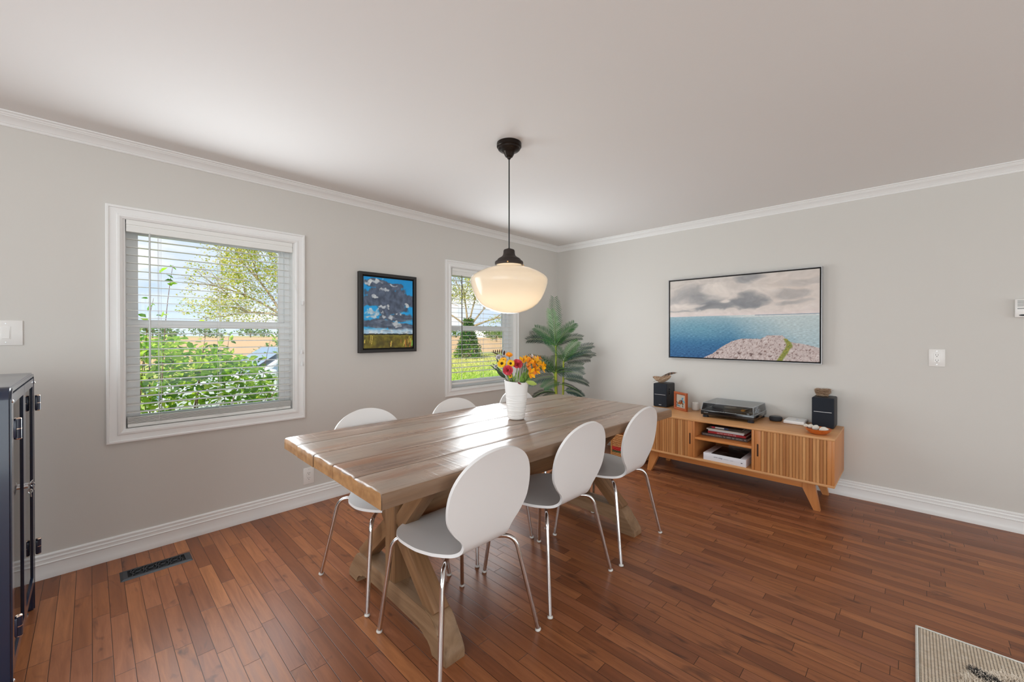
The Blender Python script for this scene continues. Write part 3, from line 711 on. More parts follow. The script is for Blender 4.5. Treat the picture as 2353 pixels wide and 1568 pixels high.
# ---------------------------------------------------------------- framed stained bird
M_cherry = wood('cherry_frame', [(146,70,36),(164,82,44),(176,94,52)], 'z', .35, 1.0, bump=.05)
M_pane = mat('frosted_pane', lin((176,164,150)), rough=.35)
fw = .178; fr_ = thing('picture_frame', 'small square cherry frame holding a stained glass bird', 'frame', (-.224,-1.706,zt), R(-29))
fh = .176
m = MB()
prof = [(0,0),(0,.016),(.006,.019),(.020,.017),(.024,.011),(.024,0)]
m2_ = MB(); frame_profile(m2_, -fw/2, fw/2, 0, fh, [(0,-.004),(0,.014),(.006,.018),(.018,.016),(.024,.010),(.024,-.004)])
Rz = Matrix.Rotation(R(-90),4,'Z')
m2_.bm.transform(Rz); m2_.build('frame', M_cherry, fr_)
def plate(m, poly, x0, x1): m.prism([(-u,v) for u,v in poly], x0, x1, 'x')
m = MB(); m.box((-.003,-fw/2+.022,.022),(.001,fw/2-.022,fh-.022)); m.build('pane', M_pane, fr_)
def glassbit(nm, poly, rgb, xo=0):
    m = MB(); plate(m, poly, -.0052-xo, -.003); m.build(nm, smat('stain_%d_%d_%d'%rgb, rgb, rough=.2, spec=.6), fr_)
def off(p, dx=-.0, dz=.088): return [(u*1.05+dx, v*1.05+dz) for u,v in p]
glassbit('bird_body', off([(-.040,-.026),(-.030,-.010),(-.018,.006),(.0,.012),(.016,.010),(.022,-.006),(.018,-.022),(.0,-.030),(-.02,-.032)]), (150,84,40))
glassbit('bird_wing', off([(-.022,-.006),(-.012,.010),(.006,.013),(.010,.002),(-.004,-.010)]), (120,108,100), .0006)
glassbit('bird_breast', off([(.012,.016),(.022,.004),(.020,-.014),(.006,-.016),(.006,.0)]), (112,44,26), .0012)
glassbit('bird_head', off([(.014,.022),(.016,.034),(.026,.036),(.034,.031),(.026,.026),(.022,.012),(.014,.012)]), (70,150,186), .0018)
glassbit('blue_leaf', off([(.026,.012),(.042,.008),(.052,-.012),(.038,-.010),(.028,.0)]), (84,158,186))
glassbit('bird_tail', off([(.020,-.018),(.032,-.012),(.034,-.030),(.026,-.034),(.018,-.026)]), (92,72,54))
glassbit('dark_leaf', off([(.020,-.034),(.028,-.040),(.030,-.056),(.022,-.050)]), (66,56,48))
glassbit('branch', off([(-.056,-.014),(-.040,-.034),(-.036,-.032),(-.054,-.008)]), (40,36,38))
glassbit('blue_blossom', off([(-.056,-.036),(-.034,-.038),(-.010,-.042),(-.008,-.050),(-.030,-.052),(-.056,-.048)]), (96,128,142))
m = MB(); m.tube([(.005,.0,.10),(.050,.0,.004)], .003, 6); m.build('easel_strut', M_cherry, fr_)
# ---------------------------------------------------------------- candle jar
M_jar = mat('dimpled_ceramic', lin((238,234,228)), rough=.45); g = NT(M_jar)
vo = g.n('TexVoronoi'); g.set(vo.inputs['Vector'], g.coord('Object')); vo.inputs['Scale'].default_value = 150; g.set(P(M_jar)['Normal'], g.bump(vo.outputs['Distance'], .5, .002))
jar = thing('candle_jar', 'small white dimpled candle jar between frame and record player', 'jar', (-.112,-1.802,zt))
m = MB(); m.lathe([(.028,0),(.033,.002),(.036,.008),(.036,.064),(.034,.071),(.030,.073),(.029,.070),(.029,.056),(0,.054)], 32); m.build('jar_body', M_jar, jar)
m = MB(); m.lathe([(0,.055),(.0285,.055),(.0285,.057),(0,.058)], 24); m.build('wax', smat('wax', (240,232,215), rough=.5), jar)
# ---------------------------------------------------------------- record player
M_gblk = mat('gloss_black', lin((14,14,16)), rough=.12, spec=.6, coat=.5)
M_mblk = mat('satin_black', lin((34,36,42)), rough=.3)
M_lid = bpy.data.materials.new('smoked_acrylic'); M_lid.use_nodes = True
g = NT(M_lid); g.t.nodes.clear(); out = g.n('OutputMaterial'); tr = g.n('BsdfTransparent'); gl = g.n('BsdfGlossy'); ms = g.n('MixShader'); fr = g.n('Fresnel')
tr.inputs[0].default_value = (.60,.63,.66,1); gl.inputs['Roughness'].default_value = .04; gl.inputs[0].default_value = (1,1,1,1); fr.inputs[0].default_value = 1.5
g.t.links.new(fr.outputs[0], ms.inputs[0]); g.t.links.new(tr.outputs[0], ms.inputs[1]); g.t.links.new(gl.outputs[0], ms.inputs[2]); g.t.links.new(ms.outputs[0], out.inputs[0])
tt = thing('record_player', 'black turntable with closed smoky lid on the console', 'record player', (-.222,-2.176,zt), R(-.5))
tx, ty = .196, .214   # half depth, half width
m = MB(); m.rbox((-tx,-ty,.024),(tx,ty,.062), .003); ba = m.build('plinth', M_gblk, tt)
for sx in (-1,1):
    for sy in (-1,1):
        m = MB(); m.lathe([(.024,0),(.026,.002),(.026,.010),(.022,.012),(.022,.016),(.024,.018),(.024,.0245)], 24, (sx*(tx-.032),sy*(ty-.032),0)); m.build('foot', M_mblk, tt)
m = MB(); m.lathe([(.0,.063),(.150,.063),(.152,.066),(.152,.076),(.149,.078),(0,.078)], 56, (.012,.030,0)); m.build('platter', M_mblk, tt)
M_vinylr = mat('vinyl_record', lin((24,25,28)), rough=.28)
m = MB(); m.lathe([(.0,.0785),(.149,.0785),(.150,.0795),(.148,.0805),(.052,.0805)], 56, (.012,.030,0)); rec = m.build('record', M_vinylr, tt)
m = MB(); m.lathe([(0,.0806),(.051,.0806),(.051,.0810),(.004,.0810),(.0035,.090),(0,.091)], 40, (.012,.030,0)); m.build('record_label', smat('record_label_paper', (206,196,184), rough=.7), rec)
M_alu = mat('brushed_aluminium', (.70,.71,.72), rough=.28, metal=1.0)
m = MB(); m.lathe([(.030,.0625),(.030,.080),(.016,.082),(.016,.100),(0,.101)], 28, (.115,-.155,0)); ta = m.build('tonearm_base', M_alu, tt)
m = MB(); m.tube(fillet([(.160,-.162,.098),(.115,-.155,.098),(-.06,-.130,.096),(-.105,-.112,.090)],.05,6), .0045, 8); m.build('tonearm', M_alu, ta)
m = MB(); m.rbox((-.140,-.124,.081),(-.098,-.098,.094),.003); m.build('cartridge', smat('orange_cartridge', (238,158,40), rough=.4), ta)
m = MB(); m.lathe([(.012,.0625),(.012,.074),(0,.075)], 18, (-.160,-.160,0)); m.build('speed_knob', M_alu, tt)
m = MB(); m.rbox((-.165,-.196,.062),(-.03,-.186,.0665),.001); m.build('pitch_slider', M_alu, tt)
for k,yy in enumerate((.05,.03,.01,-.07)):
    m = MB(); m.lathe([(.0035,.062),(.0035,.064),(0,.0645)], 10, (-.178,yy,0)); m.build('button', M_alu, tt)
# lid: open box with sloped front
lw, lz0, lz1 = ty-.004, .063, .128
A = [(-tx+.003,-lw,lz0),(tx-.002,-lw,lz0),(tx-.002,lw,lz0),(-tx+.003,lw,lz0)]; Bq = [(-tx+.022,-lw+.008,lz1),(tx-.004,-lw+.008,lz1),(tx-.004,lw-.008,lz1),(-tx+.022,lw-.008,lz1)]
m = MB(); m._add(A+Bq, [(4,5,6,7),(0,1,5,4),(1,2,6,5),(2,3,7,6),(3,0,4,7)]); lid = m.build('dust_lid', M_lid, tt, smooth=0)
m = MB()
M_edge = mat('acrylic_edge', lin((190,196,202)), rough=.15, spec=.8)
for i in range(4):
    m.tube([Bq[i],Bq[(i+1)%4]], .0013, 6); m.tube([A[i],Bq[i]], .0012, 6)
m.tube([A[3],A[0]], .0012, 6); m.tube([A[0],A[1]], .0012, 6)
m.build('lid_edge', M_edge, lid)
text('FLUANCE', .0085, Matrix(((0,0,-1,-tx-.0002),(-1,0,0,ty-.045),(0,1,0,.0445),(0,0,0,1))), M_lett, ba, 'maker_lettering')
# ---------------------------------------------------------------- round smart speaker, white box, bowl of stones
M_char = vary('charcoal_fabric', (40,41,45), (58,59,63), 700, (1,1,1), .85)
so = thing('smart_speaker', 'charcoal round smart speaker beside the white box', 'speaker', (-.142,-2.487,zt))
m = MB(); m.lathe([(.036,0),(.044,.003),(.049,.012),(.0495,.022),(.047,.032),(.044,.036)], 36, close=False); m.build('fabric_body', M_char, so)
m = MB(); m.lathe([(.044,.036),(.040,.0385),(.025,.0395),(0,.040)], 36); m.build('top_plate', M_mblk, so)
rt = thing('internet_router', 'flat white plastic box left of the right-hand speaker', 'router', (-.130,-2.630,zt), R(-1))
m = MB(); m.rbox((-.095,-.073,.001),(.095,.073,.030), .010, 4); m.build('casing', mat('white_gloss_plastic', lin((240,239,238)), rough=.3), rt)
m = MB(); m.rbox((-.0915,-.056,.0215),(-.089,.052,.0232),.0004,1); m.rbox((-.078,-.056,.0296),(-.076,.056,.0304),.0003,1); m.build('vent_slot', smat('grey_slot', (130,130,134), rough=.7), rt)
m = MB(); m.lathe([(.009,.0300),(.009,.0304),(0,.0305)], 20, (0,-.01,0)); m.build('status_light', smat('pale_blue_logo', (190,200,228), rough=.4), rt)
M_bowl = wood('turned_wood', [(170,84,32),(194,102,42),(206,122,58)], 'y', .3, 1.2, bump=.05)
bw = thing('wooden_bowl', 'shallow oval wooden bowl in front of the right-hand speaker', 'bowl', (-.470,-2.828,zt), R(-4))
prof = [(.0,0),(.034,0),(.052,.006),(.070,.022),(.081,.038),(.0825,.042),(.080,.043),(.074,.040),(.062,.025),(.044,.012),(0,.009)]
m = MB(); m.lathe(prof, 48, close=False); m.bm.transform(Matrix.Diagonal((1.0,1.0,1,1))); m.build('bowl', M_bowl, bw)
M_stone = vary('pale_stone', (206,198,184), (232,226,214), 30, (1,1,1), .75)
for i,(dy,dx,dz,rr,lab) in enumerate(((.078,.012,.050,.014,'smallest pale pebble at the left end of the row on the bowl'),(.050,.014,.049,.017,'pale pebble second from the left in the row on the bowl'),(.016,.004,.044,.022,'rounded pale pebble in the middle of the wooden bowl'),(-.034,-.010,.037,.025,'largest pale pebble at the right of the wooden bowl'))):
    m = MB(); m.blob((0,0,0), rr*.85, rr*1.12, rr*.85, 9, Matrix.Rotation(R(-18),4,'X'), .22, i+1)
    tag(m.build('pebble', M_stone, None, (-.470+dx,-2.828+dy,zt+dz)), lab, 'stone', 'pebbles in the wooden bowl')
m = MB(); m.blob((0,0,0), .020,.030,.010, 8, None, .2, 9)
tag(m.build('dark_stone', smat('slate', (70,70,78), rough=.7), None, (-.490,-2.808,zt+.022)), 'flat dark grey stone lying in the bottom of the bowl', 'stone')
# ---------------------------------------------------------------- books on the console shelves
M_paper = mat('page_edges', lin((222,216,204)), rough=.8)
def book(loc, rz, d, w, h, cov, label, spine=None, group='books on the console shelf', lettercol=None, lsize=.012, name='book'):
    b = thing(name, label, 'book', loc, rz, group); t = .0022
    m = MB(); m.box((-d/2,-w/2,0),(d/2,w/2,t)); m.box((-d/2,-w/2,h-t),(d/2,w/2,h)); m.rbox((-d/2-.0015,-w/2,0),(-d/2+t,w/2,h),.001,1); m.build('cover', cov, b)
    m = MB(); m.box((-d/2+t,-w/2+.003,t),(d/2-.003,w/2-.003,h-t)); m.build('pages', M_paper, b)
    if spine: text(spine, lsize, Matrix(((0,0,-1,-d/2-.0016),(-1,0,0,0),(0,1,0,h/2),(0,0,0,1))), lettercol, b, 'spine_lettering')
    return b
zs = .4122; rnd = random.Random(3)
M_bk1 = vary('dark_brown_jacket', (62,50,48), (84,70,66), 12, (1,1,1), .5)
M_white_l = mat('spine_white', lin((222,218,214)), rough=.6)
bk = [(.29,.368,.026,M_bk1,'large dark brown book at the bottom of the shelf stack',(-.325,-2.172),-1,None,0),
      (.22,.300,.018,smat('red_jacket',(176,40,46),rough=.45),'thin red book with white spine lettering',(-.350,-2.186),1,'VECTOR TENT BOOK ONE',.0125),
      (.21,.284,.010,smat('white_jacket',(228,230,232),rough=.4),'thin white book just above the red book',(-.345,-2.178),0,None,0),
      (.22,.304,.010,smat('cream_jacket',(224,222,214),rough=.4),'wide thin white book second from the top of the stack',(-.342,-2.176),-1,None,0),
      (.20,.255,.018,vary('photo_jacket',(58,50,46),(96,82,70),14,(1,1,1),.35),'topmost book of the shelf stack with a dim photo cover',(-.330,-2.170),1,None,0)]
z = zs
for d,w,h,cv,lab,(bx_,by_),rz,sp_,ls in bk:
    b = book((bx_,by_,z), R(rz), d,w,h,cv,lab,sp_,lettercol=M_white_l,lsize=ls)
    if h == .018 and sp_ is None:
        m = MB(); m.rbox((-d/2-.0024,.085,.004),(-d/2-.0014,.112,.0165),.0002,1); m.build('red_spine_patch', smat('patch_red',(196,52,70),rough=.5), b)
        m = MB(); m.rbox((-d/2-.0024,.010,.004),(-d/2-.0014,.083,.0165),.0002,1); m.build('white_spine_patch', M_white_l, b)
        m = MB(); m.rbox((-d/2-.0024,-.024,.004),(-d/2-.0014,.008,.0165),.0002,1); m.build('blue_spine_patch', smat('patch_blue',(60,74,110),rough=.5), b)
    if h == .026:   # pale spine letters, too small to read
        rr = random.Random(6); m = MB(); y = .172
        while y > -.172:
            w_ = rr.uniform(.004,.008); hh_ = .0048; k = rr.randint(0,3); x_ = -d/2-.0018
            m.box((x_,y-.0014,h/2-hh_),(x_+.0006,y,h/2+hh_))
            if k != 1: m.box((x_,y-w_,h/2+hh_-.0022),(x_+.0006,y,h/2+hh_))
            if k != 2: m.box((x_,y-w_,h/2-hh_),(x_+.0006,y,h/2-hh_+.0022))
            if k: m.box((x_,y-w_,h/2-hh_),(x_+.0006,y-w_+.0014,h/2+hh_))
            y -= w_+.0028+(.009 if rr.random() < .14 else 0)
        m.build('spine_lettering', smat('dim_spine_white',(178,172,168),rough=.7), b, smooth=0)
    z += h+.0004
# boxed set on the lower shelf
zb = cz0+tp+.0004
bx = thing('boxed_book', 'thick white boxed book with a dark photograph on its lid', 'book', (-.405,-2.203,zb), R(0))
d,w,h = .33,.332,.062
m = MB(); m.rbox((-d/2,-w/2,0),(d/2,w/2,h),.0025); m.build('slipcase', mat('white_card', lin((226,225,230)), rough=.5), bx)
M_photo = mat('dark_photo', lin((26,26,28)), rough=.25); g = NT(M_photo)
f = g.noise(g.coord('Object', (14,7,1)), 1.0, 3, .5, .6); g.set(P(M_photo)['Base Color'], g.ramp(f, [(.5, lin((18,19,21))), (.62, lin((70,66,64))), (.72, lin((150,140,134)))]))
m = MB(); m.box((-d/2+.006,-.122,h),(d/2-.03,.105,h+.0006)); m.build('lid_photograph', M_photo, bx)
M_ink = mat('grey_ink', lin((110,112,130)), rough=.7)
rnd = random.Random(4); q = []
m = MB()
def scribble(y0, y1, z, amp, n):
    return [Vector((-d/2-.0006, lerp(y0,y1,i/n)+.002*sin(i*1.9), z+amp*sin(i*2.35+sin(i*.7)*2))) for i in range(n+1)]
m.tube(scribble(.082,.052,.037,.0042,26), .0006, 4); m.tube(scribble(.045,.012,.036,.0045,26), .0006, 4); m.tube([(-d/2-.0006,.022,.034),(-d/2-.0006,.018,.024),(-d/2-.0006,.023,.026)],.0006,4)
m.tube(scribble(.002,-.036,.034,.0016,40), .0004, 4); m.tube(scribble(-.046,-.072,.033,.0016,28), .0004, 4)
m.build('handwritten_title', M_ink, bx)
m = MB(); m.rbox((-d/2-.0008,-.140,.025),(-d/2+.0002,-.128,.031),.0003,1); m.build('publisher_mark', smat('ink_dark',(60,60,68),rough=.6), bx)
# cables dropping behind the shelf opening
cab = MB(); cab.tube(bez((-.030,-2.10,.540),(-.036,-2.18,.40),(-.034,-2.30,.24),12), .003, 6)
tag(cab.build('audio_cable', M_black), 'black audio cable hanging inside the open middle of the console', 'cable')
# ---------------------------------------------------------------- wicker basket and green planter beside the console
M_wick = vary('wicker', (176,118,64), (206,148,90), 40, (1,1,4), .6)
M_wred = smat('wicker_red', (190,34,28), rough=.6); M_wgrn = smat('wicker_green', (84,92,56), rough=.7)
bs = thing('wicker_basket', 'wicker basket with red and green bands left of the console', 'basket', (-.245,-1.205,0))
bxw, byw, bh = .150, .168, .245
def band(nm, z0, z1, m_, r_=.0052):
    m = MB(); z = z0; k = 0
    while z < z1:
        n = 17
        for side in range(4):
            L_ = (byw if side%2==0 else bxw); q = []
            for i in range(n):
                t = -1+2*i/(n-1); o = .004*(1 if (i+k)%2 else -1)
                q.append({0:(-bxw+o,t*byw,z),1:(t*bxw,byw+o,z),2:(bxw+o,t*byw,z),3:(t*bxw,-byw+o,z)}[side])
            m.tube(q, r_, 6)
        z += r_*2; k += 1
    m.build(nm, m_, bs)
band('lower_weave', .012, .062, M_wick); band('green_band', .064, .084, M_wgrn); band('red_band', .086, .122, M_wred); band('upper_weave', .124, .232, M_wick)
m = MB()
for sx in (-1,1):
    for sy in (-1,1): m.tube([(sx*bxw,sy*byw,0),(sx*bxw,sy*byw,bh)], .010, 8)
m.build('corner_post', M_wick, bs)
m = MB(); m.tube([(-bxw,-byw,bh),(bxw,-byw,bh),(bxw,byw,bh),(-bxw,byw,bh),(-bxw,-byw,bh)], .009, 8); m.build('rim', M_wick, bs)
m = MB(); m.box((-bxw+.006,-byw+.006,.006),(bxw-.006,byw-.006,.012)); m.build('base', M_wick, bs)
pt = thing('planter_pot', 'dark green planter standing behind the wicker basket', 'planter', (-.30,-.735,0))
m = MB(); m.lathe([(.0,.0),(.105,0),(.112,.01),(.135,.29),(.142,.30),(.142,.325),(.132,.325),(.128,.29),(.0,.288)], 40); m.build('pot', mat('dark_green_glaze', lin((40,58,34)), rough=.3), pt)
m = MB(); m.lathe([(0,.289),(.126,.289),(.120,.297),(0,.300)], 24); m.build('soil', smat('soil', (52,40,32), rough=.95), pt)
# ---------------------------------------------------------------- wall things
M_plate = mat('switch_plate', lin((236,233,229)), rough=.25, spec=.5)
M_slot = mat('socket_slot', lin((40,36,34)), rough=.6)
def wall_matrix(wall, u, z):
    """local x = along the wall (to the right seen from the room), local z up, local -y out of the wall"""
    if wall == 'left': return Matrix.Translation((u, 0, z))
    return Matrix.Translation((0, u, z)) @ Matrix.Rotation(R(-90), 4, 'Z')
def outlet(wall, u, z, w, h, label, gangs=0):
    o = thing('wall_outlet', label, 'outlet', (0,0,0)); o.matrix_world = wall_matrix(wall, u, z)
    m = MB(); m.rbox((-w/2,-.0055,-h/2),(w/2,0,h/2), .0022, 2); m.build('cover_plate', M_plate, o)
    m = MB(); m.rbox((-.0168,-.0068,-.0335),(.0168,-.005,.0335), .001, 1); rc = m.build('receptacle', M_plate, o)
    m = MB()
    for dz in (.019,-.019):
        m.box((-.0075,-.0073,dz-.001),(-.0055,-.0066,dz+.007)); m.box((.0055,-.0073,dz-.001),(.0075,-.0066,dz+.006)); m.tube([(0,-.0066,dz-.0085),(0,-.0073,dz-.0085)], .0026, 10)
    m.build('socket_slots', M_slot, rc)
    for dz in (.0485,-.0485):
        m = MB(); m.lathe([(.003,0),(.003,.0012),(0,.0016)], 12, M=Matrix.Translation((0,-.0054,dz)) @ Matrix.Rotation(R(90),4,'X')); m.build('screw', M_alu, o)
    return o
outlet('left', -3.102, .220, .079, .125, 'white wall outlet low on the window wall, left of the table')
outlet('right', -3.4575, 1.139, .083, .125, 'white wall outlet at chest height right of the seascape painting')
sw = thing('light_switch', 'white rocker light switch above the dark blue cabinet', 'switch', (-4.576,0,1.318))
m = MB(); m.rbox((-.075,-.0055,-.0645),(.057,0,.0645), .0022, 2); m.build('cover_plate', M_plate, sw)
for dx in (.0,-.046):
    m = MB(); m.rbox((dx-.0168,-.0066,-.0335),(dx+.0168,-.005,.0335), .001, 1); rk = m.build('switch_frame', M_plate, sw)
    m = MB(); m.prism([(-.0064,-.030),(-.0105,-.029),(-.0085,0),(-.0068,.030),(-.0064,.030)], dx-.0125, dx+.0125, 'x'); m.build('rocker', M_plate, rk)
    for dz in (.0485,-.0485):
        m = MB(); m.lathe([(.003,0),(.003,.0012),(0,.0016)], 12, M=Matrix.Translation((dx,-.0054,dz)) @ Matrix.Rotation(R(90),4,'X')); m.build('screw', M_alu, sw)
th = thing('wall_sensor', 'white vented sensor box at the right edge of the picture', 'sensor', (0,-3.857,1.481)); th.rotation_euler = (0,0,R(-90))
m = MB(); m.rbox((-.044,-.028,-.060),(.044,0,.060), .004, 3); m.build('casing', M_plate, th)
m = MB()
for k in range(7): m.rbox((-.034,-.0292,.052-.0062*k-.0035),(.034,-.0278,.052-.0062*k), .0006, 1)
m.rbox((-.034,-.0292,-.006),(.034,-.0278,.002),.0006,1)
m.build('vent_slats', smat('sensor_grey', (168,170,168), rough=.6), th)
m = MB(); m.lathe([(.011,0),(.011,.001),(0,.0016)], 24, M=Matrix.Translation((-.010,-.0278,-.046)) @ Matrix.Rotation(R(90),4,'X') @ Matrix.Diagonal((1.6,.5,1,1))); m.build('sensor_lens', M_black, th)
# ---------------------------------------------------------------- floor register
M_iron = mat('cast_iron', lin((52,54,58)), rough=.5, metal=.3)
fv = thing('floor_vent', 'black scrollwork floor register near the window wall', 'vent', (-4.013,-.283,0))
hx, hy = .153, .064
M_hole = mat('vent_hole', lin((4,4,4)), rough=.9)
m = MB(); m._add([(-hx,-hy,.0),(hx,-hy,.0),(hx,hy,.0),(-hx,hy,.0),(-hx+.012,-hy+.012,.006),(hx-.012,-hy+.012,.006),(hx-.012,hy-.012,.006),(-hx+.012,hy-.012,.006),(-hx+.030,-hy+.024,.006),(hx-.030,-hy+.024,.006),(hx-.030,hy-.024,.006),(-hx+.030,hy-.024,.006),(-hx+.030,-hy+.024,.001),(hx-.030,-hy+.024,.001),(hx-.030,hy-.024,.001),(-hx+.030,hy-.024,.001)],
   [(i,(i+1)%4,4+(i+1)%4,4+i) for i in range(4)]+[(4+i,4+(i+1)%4,8+(i+1)%4,8+i) for i in range(4)]+[(8+i,8+(i+1)%4,12+(i+1)%4,12+i) for i in range(4)])
m.build('rim', M_iron, fv, smooth=0)
m = MB(); m.box((-hx+.03,-hy+.024,.0004),(hx-.03,hy-.024,.001)); m.build('duct_opening', M_hole, fv)
m = MB(); z = .0042
for k in range(4):
    c_ = -.0795+.053*k
    for s in (-1,1):
        q = [(c_+.0235*cos(a)*(.96), s*(.002+.036*abs(sin(a))), z) for a in [pi*i/16 for i in range(17)]]; m.tube(q, .0028, 6)
        q = [(c_+(.018-.011*i/14)*cos(R(200)+s*R(0)+i*.36), s*(.0165+(.012-.006*i/14)*sin(R(200)+i*.36)), z) for i in range(15)]; m.tube(q, .0022, 6)
    m.tube([(c_-.008,0,z),(c_+.008,0,z)], .0034, 6)
for k in range(5):
    c_ = -.106+.053*k
    m.tube([(c_,-.040,z),(c_+.006,-.012,z),(c_,0,z),(c_-.006,.012,z),(c_,.040,z)], .0026, 6)
m.build('scroll_grille', M_iron, fv)
# ---------------------------------------------------------------- paintings
def canvas(name, w, h, nx, nz_, fn, parent, y=0.0):
    """flat painted panel in local x-z; fn(u, v) -> sRGB"""
    me = bpy.data.meshes.new(name); vs = []; fs = []
    for j in range(nz_+1):
        for i in range(nx+1): vs.append((w*(i/nx-.5), y, h*(j/nz_-.5)))
    for j in range(nz_):
        for i in range(nx): a = j*(nx+1)+i; fs.append((a,a+1,a+nx+2,a+nx+1))
    b = len(vs); vs += [(-w/2,y+.012,-h/2),(w/2,y+.012,-h/2),(w/2,y+.012,h/2),(-w/2,y+.012,h/2)]
    c0,c1,c2,c3 = 0,nx,(nz_+1)*(nx+1)-1,nz_*(nx+1)
    fs += [(b+3,b+2,b+1,b),(c0,b,b+1,c1),(c1,b+1,b+2,c2),(c2,b+2,b+3,c3),(c3,b+3,b,c0)]
    me.from_pydata(vs, [], fs); ca = me.color_attributes.new('paint', 'FLOAT_COLOR', 'POINT'); data = []
    for j in range(nz_+1):
        for i in range(nx+1): data += list(lin(fn(i/nx, j/nz_)))+[1]
    data += [.8,.8,.8,1]*4
    ca.data.foreach_set('color', data)
    m_ = mat(name+'_paint', rough=.55); g = NT(m_); at = g.n('Attribute'); at.attribute_name = 'paint'; g.set(P(m_)['Base Color'], at.outputs['Color'])
    f = g.noise(g.coord('Object'), 160, 3); g.set(P(m_)['Normal'], g.bump(f, .12, .002))
    me.materials.append(m_); o = bpy.data.objects.new(name, me); COL.objects.link(o); o.parent = parent; return o
def fbm(x, y, s=0.0, o=5):
    a = 0; k = 1; t = 0
    for i in range(o): a += k*mnoise.noise(Vector((x, y, s+i*7.3))); t += k; x *= 2.03; y *= 2.03; k *= .55
    return a/t
def mixc(a, b, t): t = clamp(t); return tuple(a[i]+(b[i]-a[i])*t for i in range(3))
def ell(u, v, cu, cv, ru, rv, wob=0.0): return 1-math.hypot((u-cu)/ru, (v-cv)/rv)+wob
def seascape(u, v):
    hz = .525; asp = 1.59
    if v > hz:
        t = (v-hz)/(1-hz); wx, wy = .10*fbm(u*4,v*5,21.0,3), .10*fbm(u*4,v*5,33.0,3); u2, v2 = u+wx, v+wy*1.0; n = fbm(u2*5.5, v2*6.5, 1.0, 5); n2 = fbm(u2*16, v2*18, 4.0, 4)
        c = mixc((224,213,206),(208,199,192), t)
        c = mixc(c, (228,212,200), .6*clamp(ell(u2,v2,.86,.80,.32,.30,n*.7)))
        for (a,b,ra,rb,st) in ((.56,.71,.20,.085,1.0),(.43,.655,.22,.075,.9),(.30,.64,.20,.05,.8),(.14,.80,.20,.13,.6),(.59,.95,.10,.13,.8),(.09,.60,.16,.035,.9),(.84,.75,.18,.06,.5),(.46,.605,.12,.03,.6),(.27,.75,.16,.09,.5),(.84,.66,.14,.04,.5),(.93,.88,.16,.06,.3)):
            c = mixc(c, (134,136,140), st*.85*clamp(ell(u2,v2,a,b,ra,rb,n*1.1+n2*.35)*1.7))
        for (a,b,ra,rb,st) in ((.40,.82,.15,.10,.6),(.40,.70,.05,.04,.8),(.17,.66,.08,.03,.7),(.10,.70,.09,.04,.6),(.66,.82,.12,.08,.4),(.32,.86,.10,.05,.5)):
            c = mixc(c, (232,221,212), st*clamp(ell(u2,v2,a,b,ra,rb,n*.9+n2*.3)*1.8))
        c = mixc(c, (232,217,214), clamp(1-t*8)*.8)
        return tuple(q+n2*20 for q in c)
    # rock outline
    RK = [(.25,-.01),(.33,.055),(.40,.145),(.47,.215),(.53,.245),(.66,.245),(.68,.262),(.70,.285),(.79,.285),(.815,.25),(.84,.21),(.90,.195),(1.01,.15)]
    top_ = -1
    for (a,b),(c_,d_) in zip(RK,RK[1:]):
        if a <= u <= c_: top_ = lerp(b,d_,(u-a)/(c_-a))
    n = fbm(u*34,v*22,2.0); n2 = fbm(u*110+n*2,v*64+n*2,8.0,3)
    if v < top_+.008*n2:
        c = mixc((214,200,196),(188,170,166), .5+n*1.3)
        c = mixc(c, (120,88,80), clamp((n2-.12)*5)*.85); c = mixc(c, (86,62,58), clamp((n-.22)*5)*.8)
        c = mixc(c, (232,224,222), clamp((-n2-.18)*4)*.7)
        mu = lerp(.775,.835,clamp(v/.17)) if v < .17 else lerp(.835,.815,clamp((v-.17)/.08)); mw = .022+.008*n
        if v < .25: c = mixc(c, mixc((104,124,54),(168,158,70),.5+n2*1.6), clamp((mw-abs(u-mu))/.010))
        return c
    d = (hz-v)/hz; n3 = fbm(u*55, v*150, 3.0, 3)
    deep = mixc((150,180,190),(58,120,160), clamp(d*1.5)); deep = mixc(deep, (34,88,138), clamp((d-.5)*1.9))
    deep = mixc(deep, (104,160,178), .5*clamp(ell(u,v,.22,.36,.25,.12,fbm(u*5,v*5,9)*.8)))
    pale = mixc((196,208,208),(168,192,200), clamp(d*1.3))
    c = mixc(deep, pale, clamp((u-.36-.22*d+.12*fbm(u*4,v*6,5))*2.6))
    c = mixc(c, (158,184,194), clamp(1-d*14)*.7)
    if v > hz-.032: c = mixc(c, (228,227,223), .75*clamp((u-.36+.25*fbm(u*6,v*90,2.0,3))*5)*clamp((v-hz+.032)*60))
    if u > .62 and v > hz-.008: c = mixc(c, (120,142,162), .8)
    return tuple(q+n3*(30+38*d) for q in c)
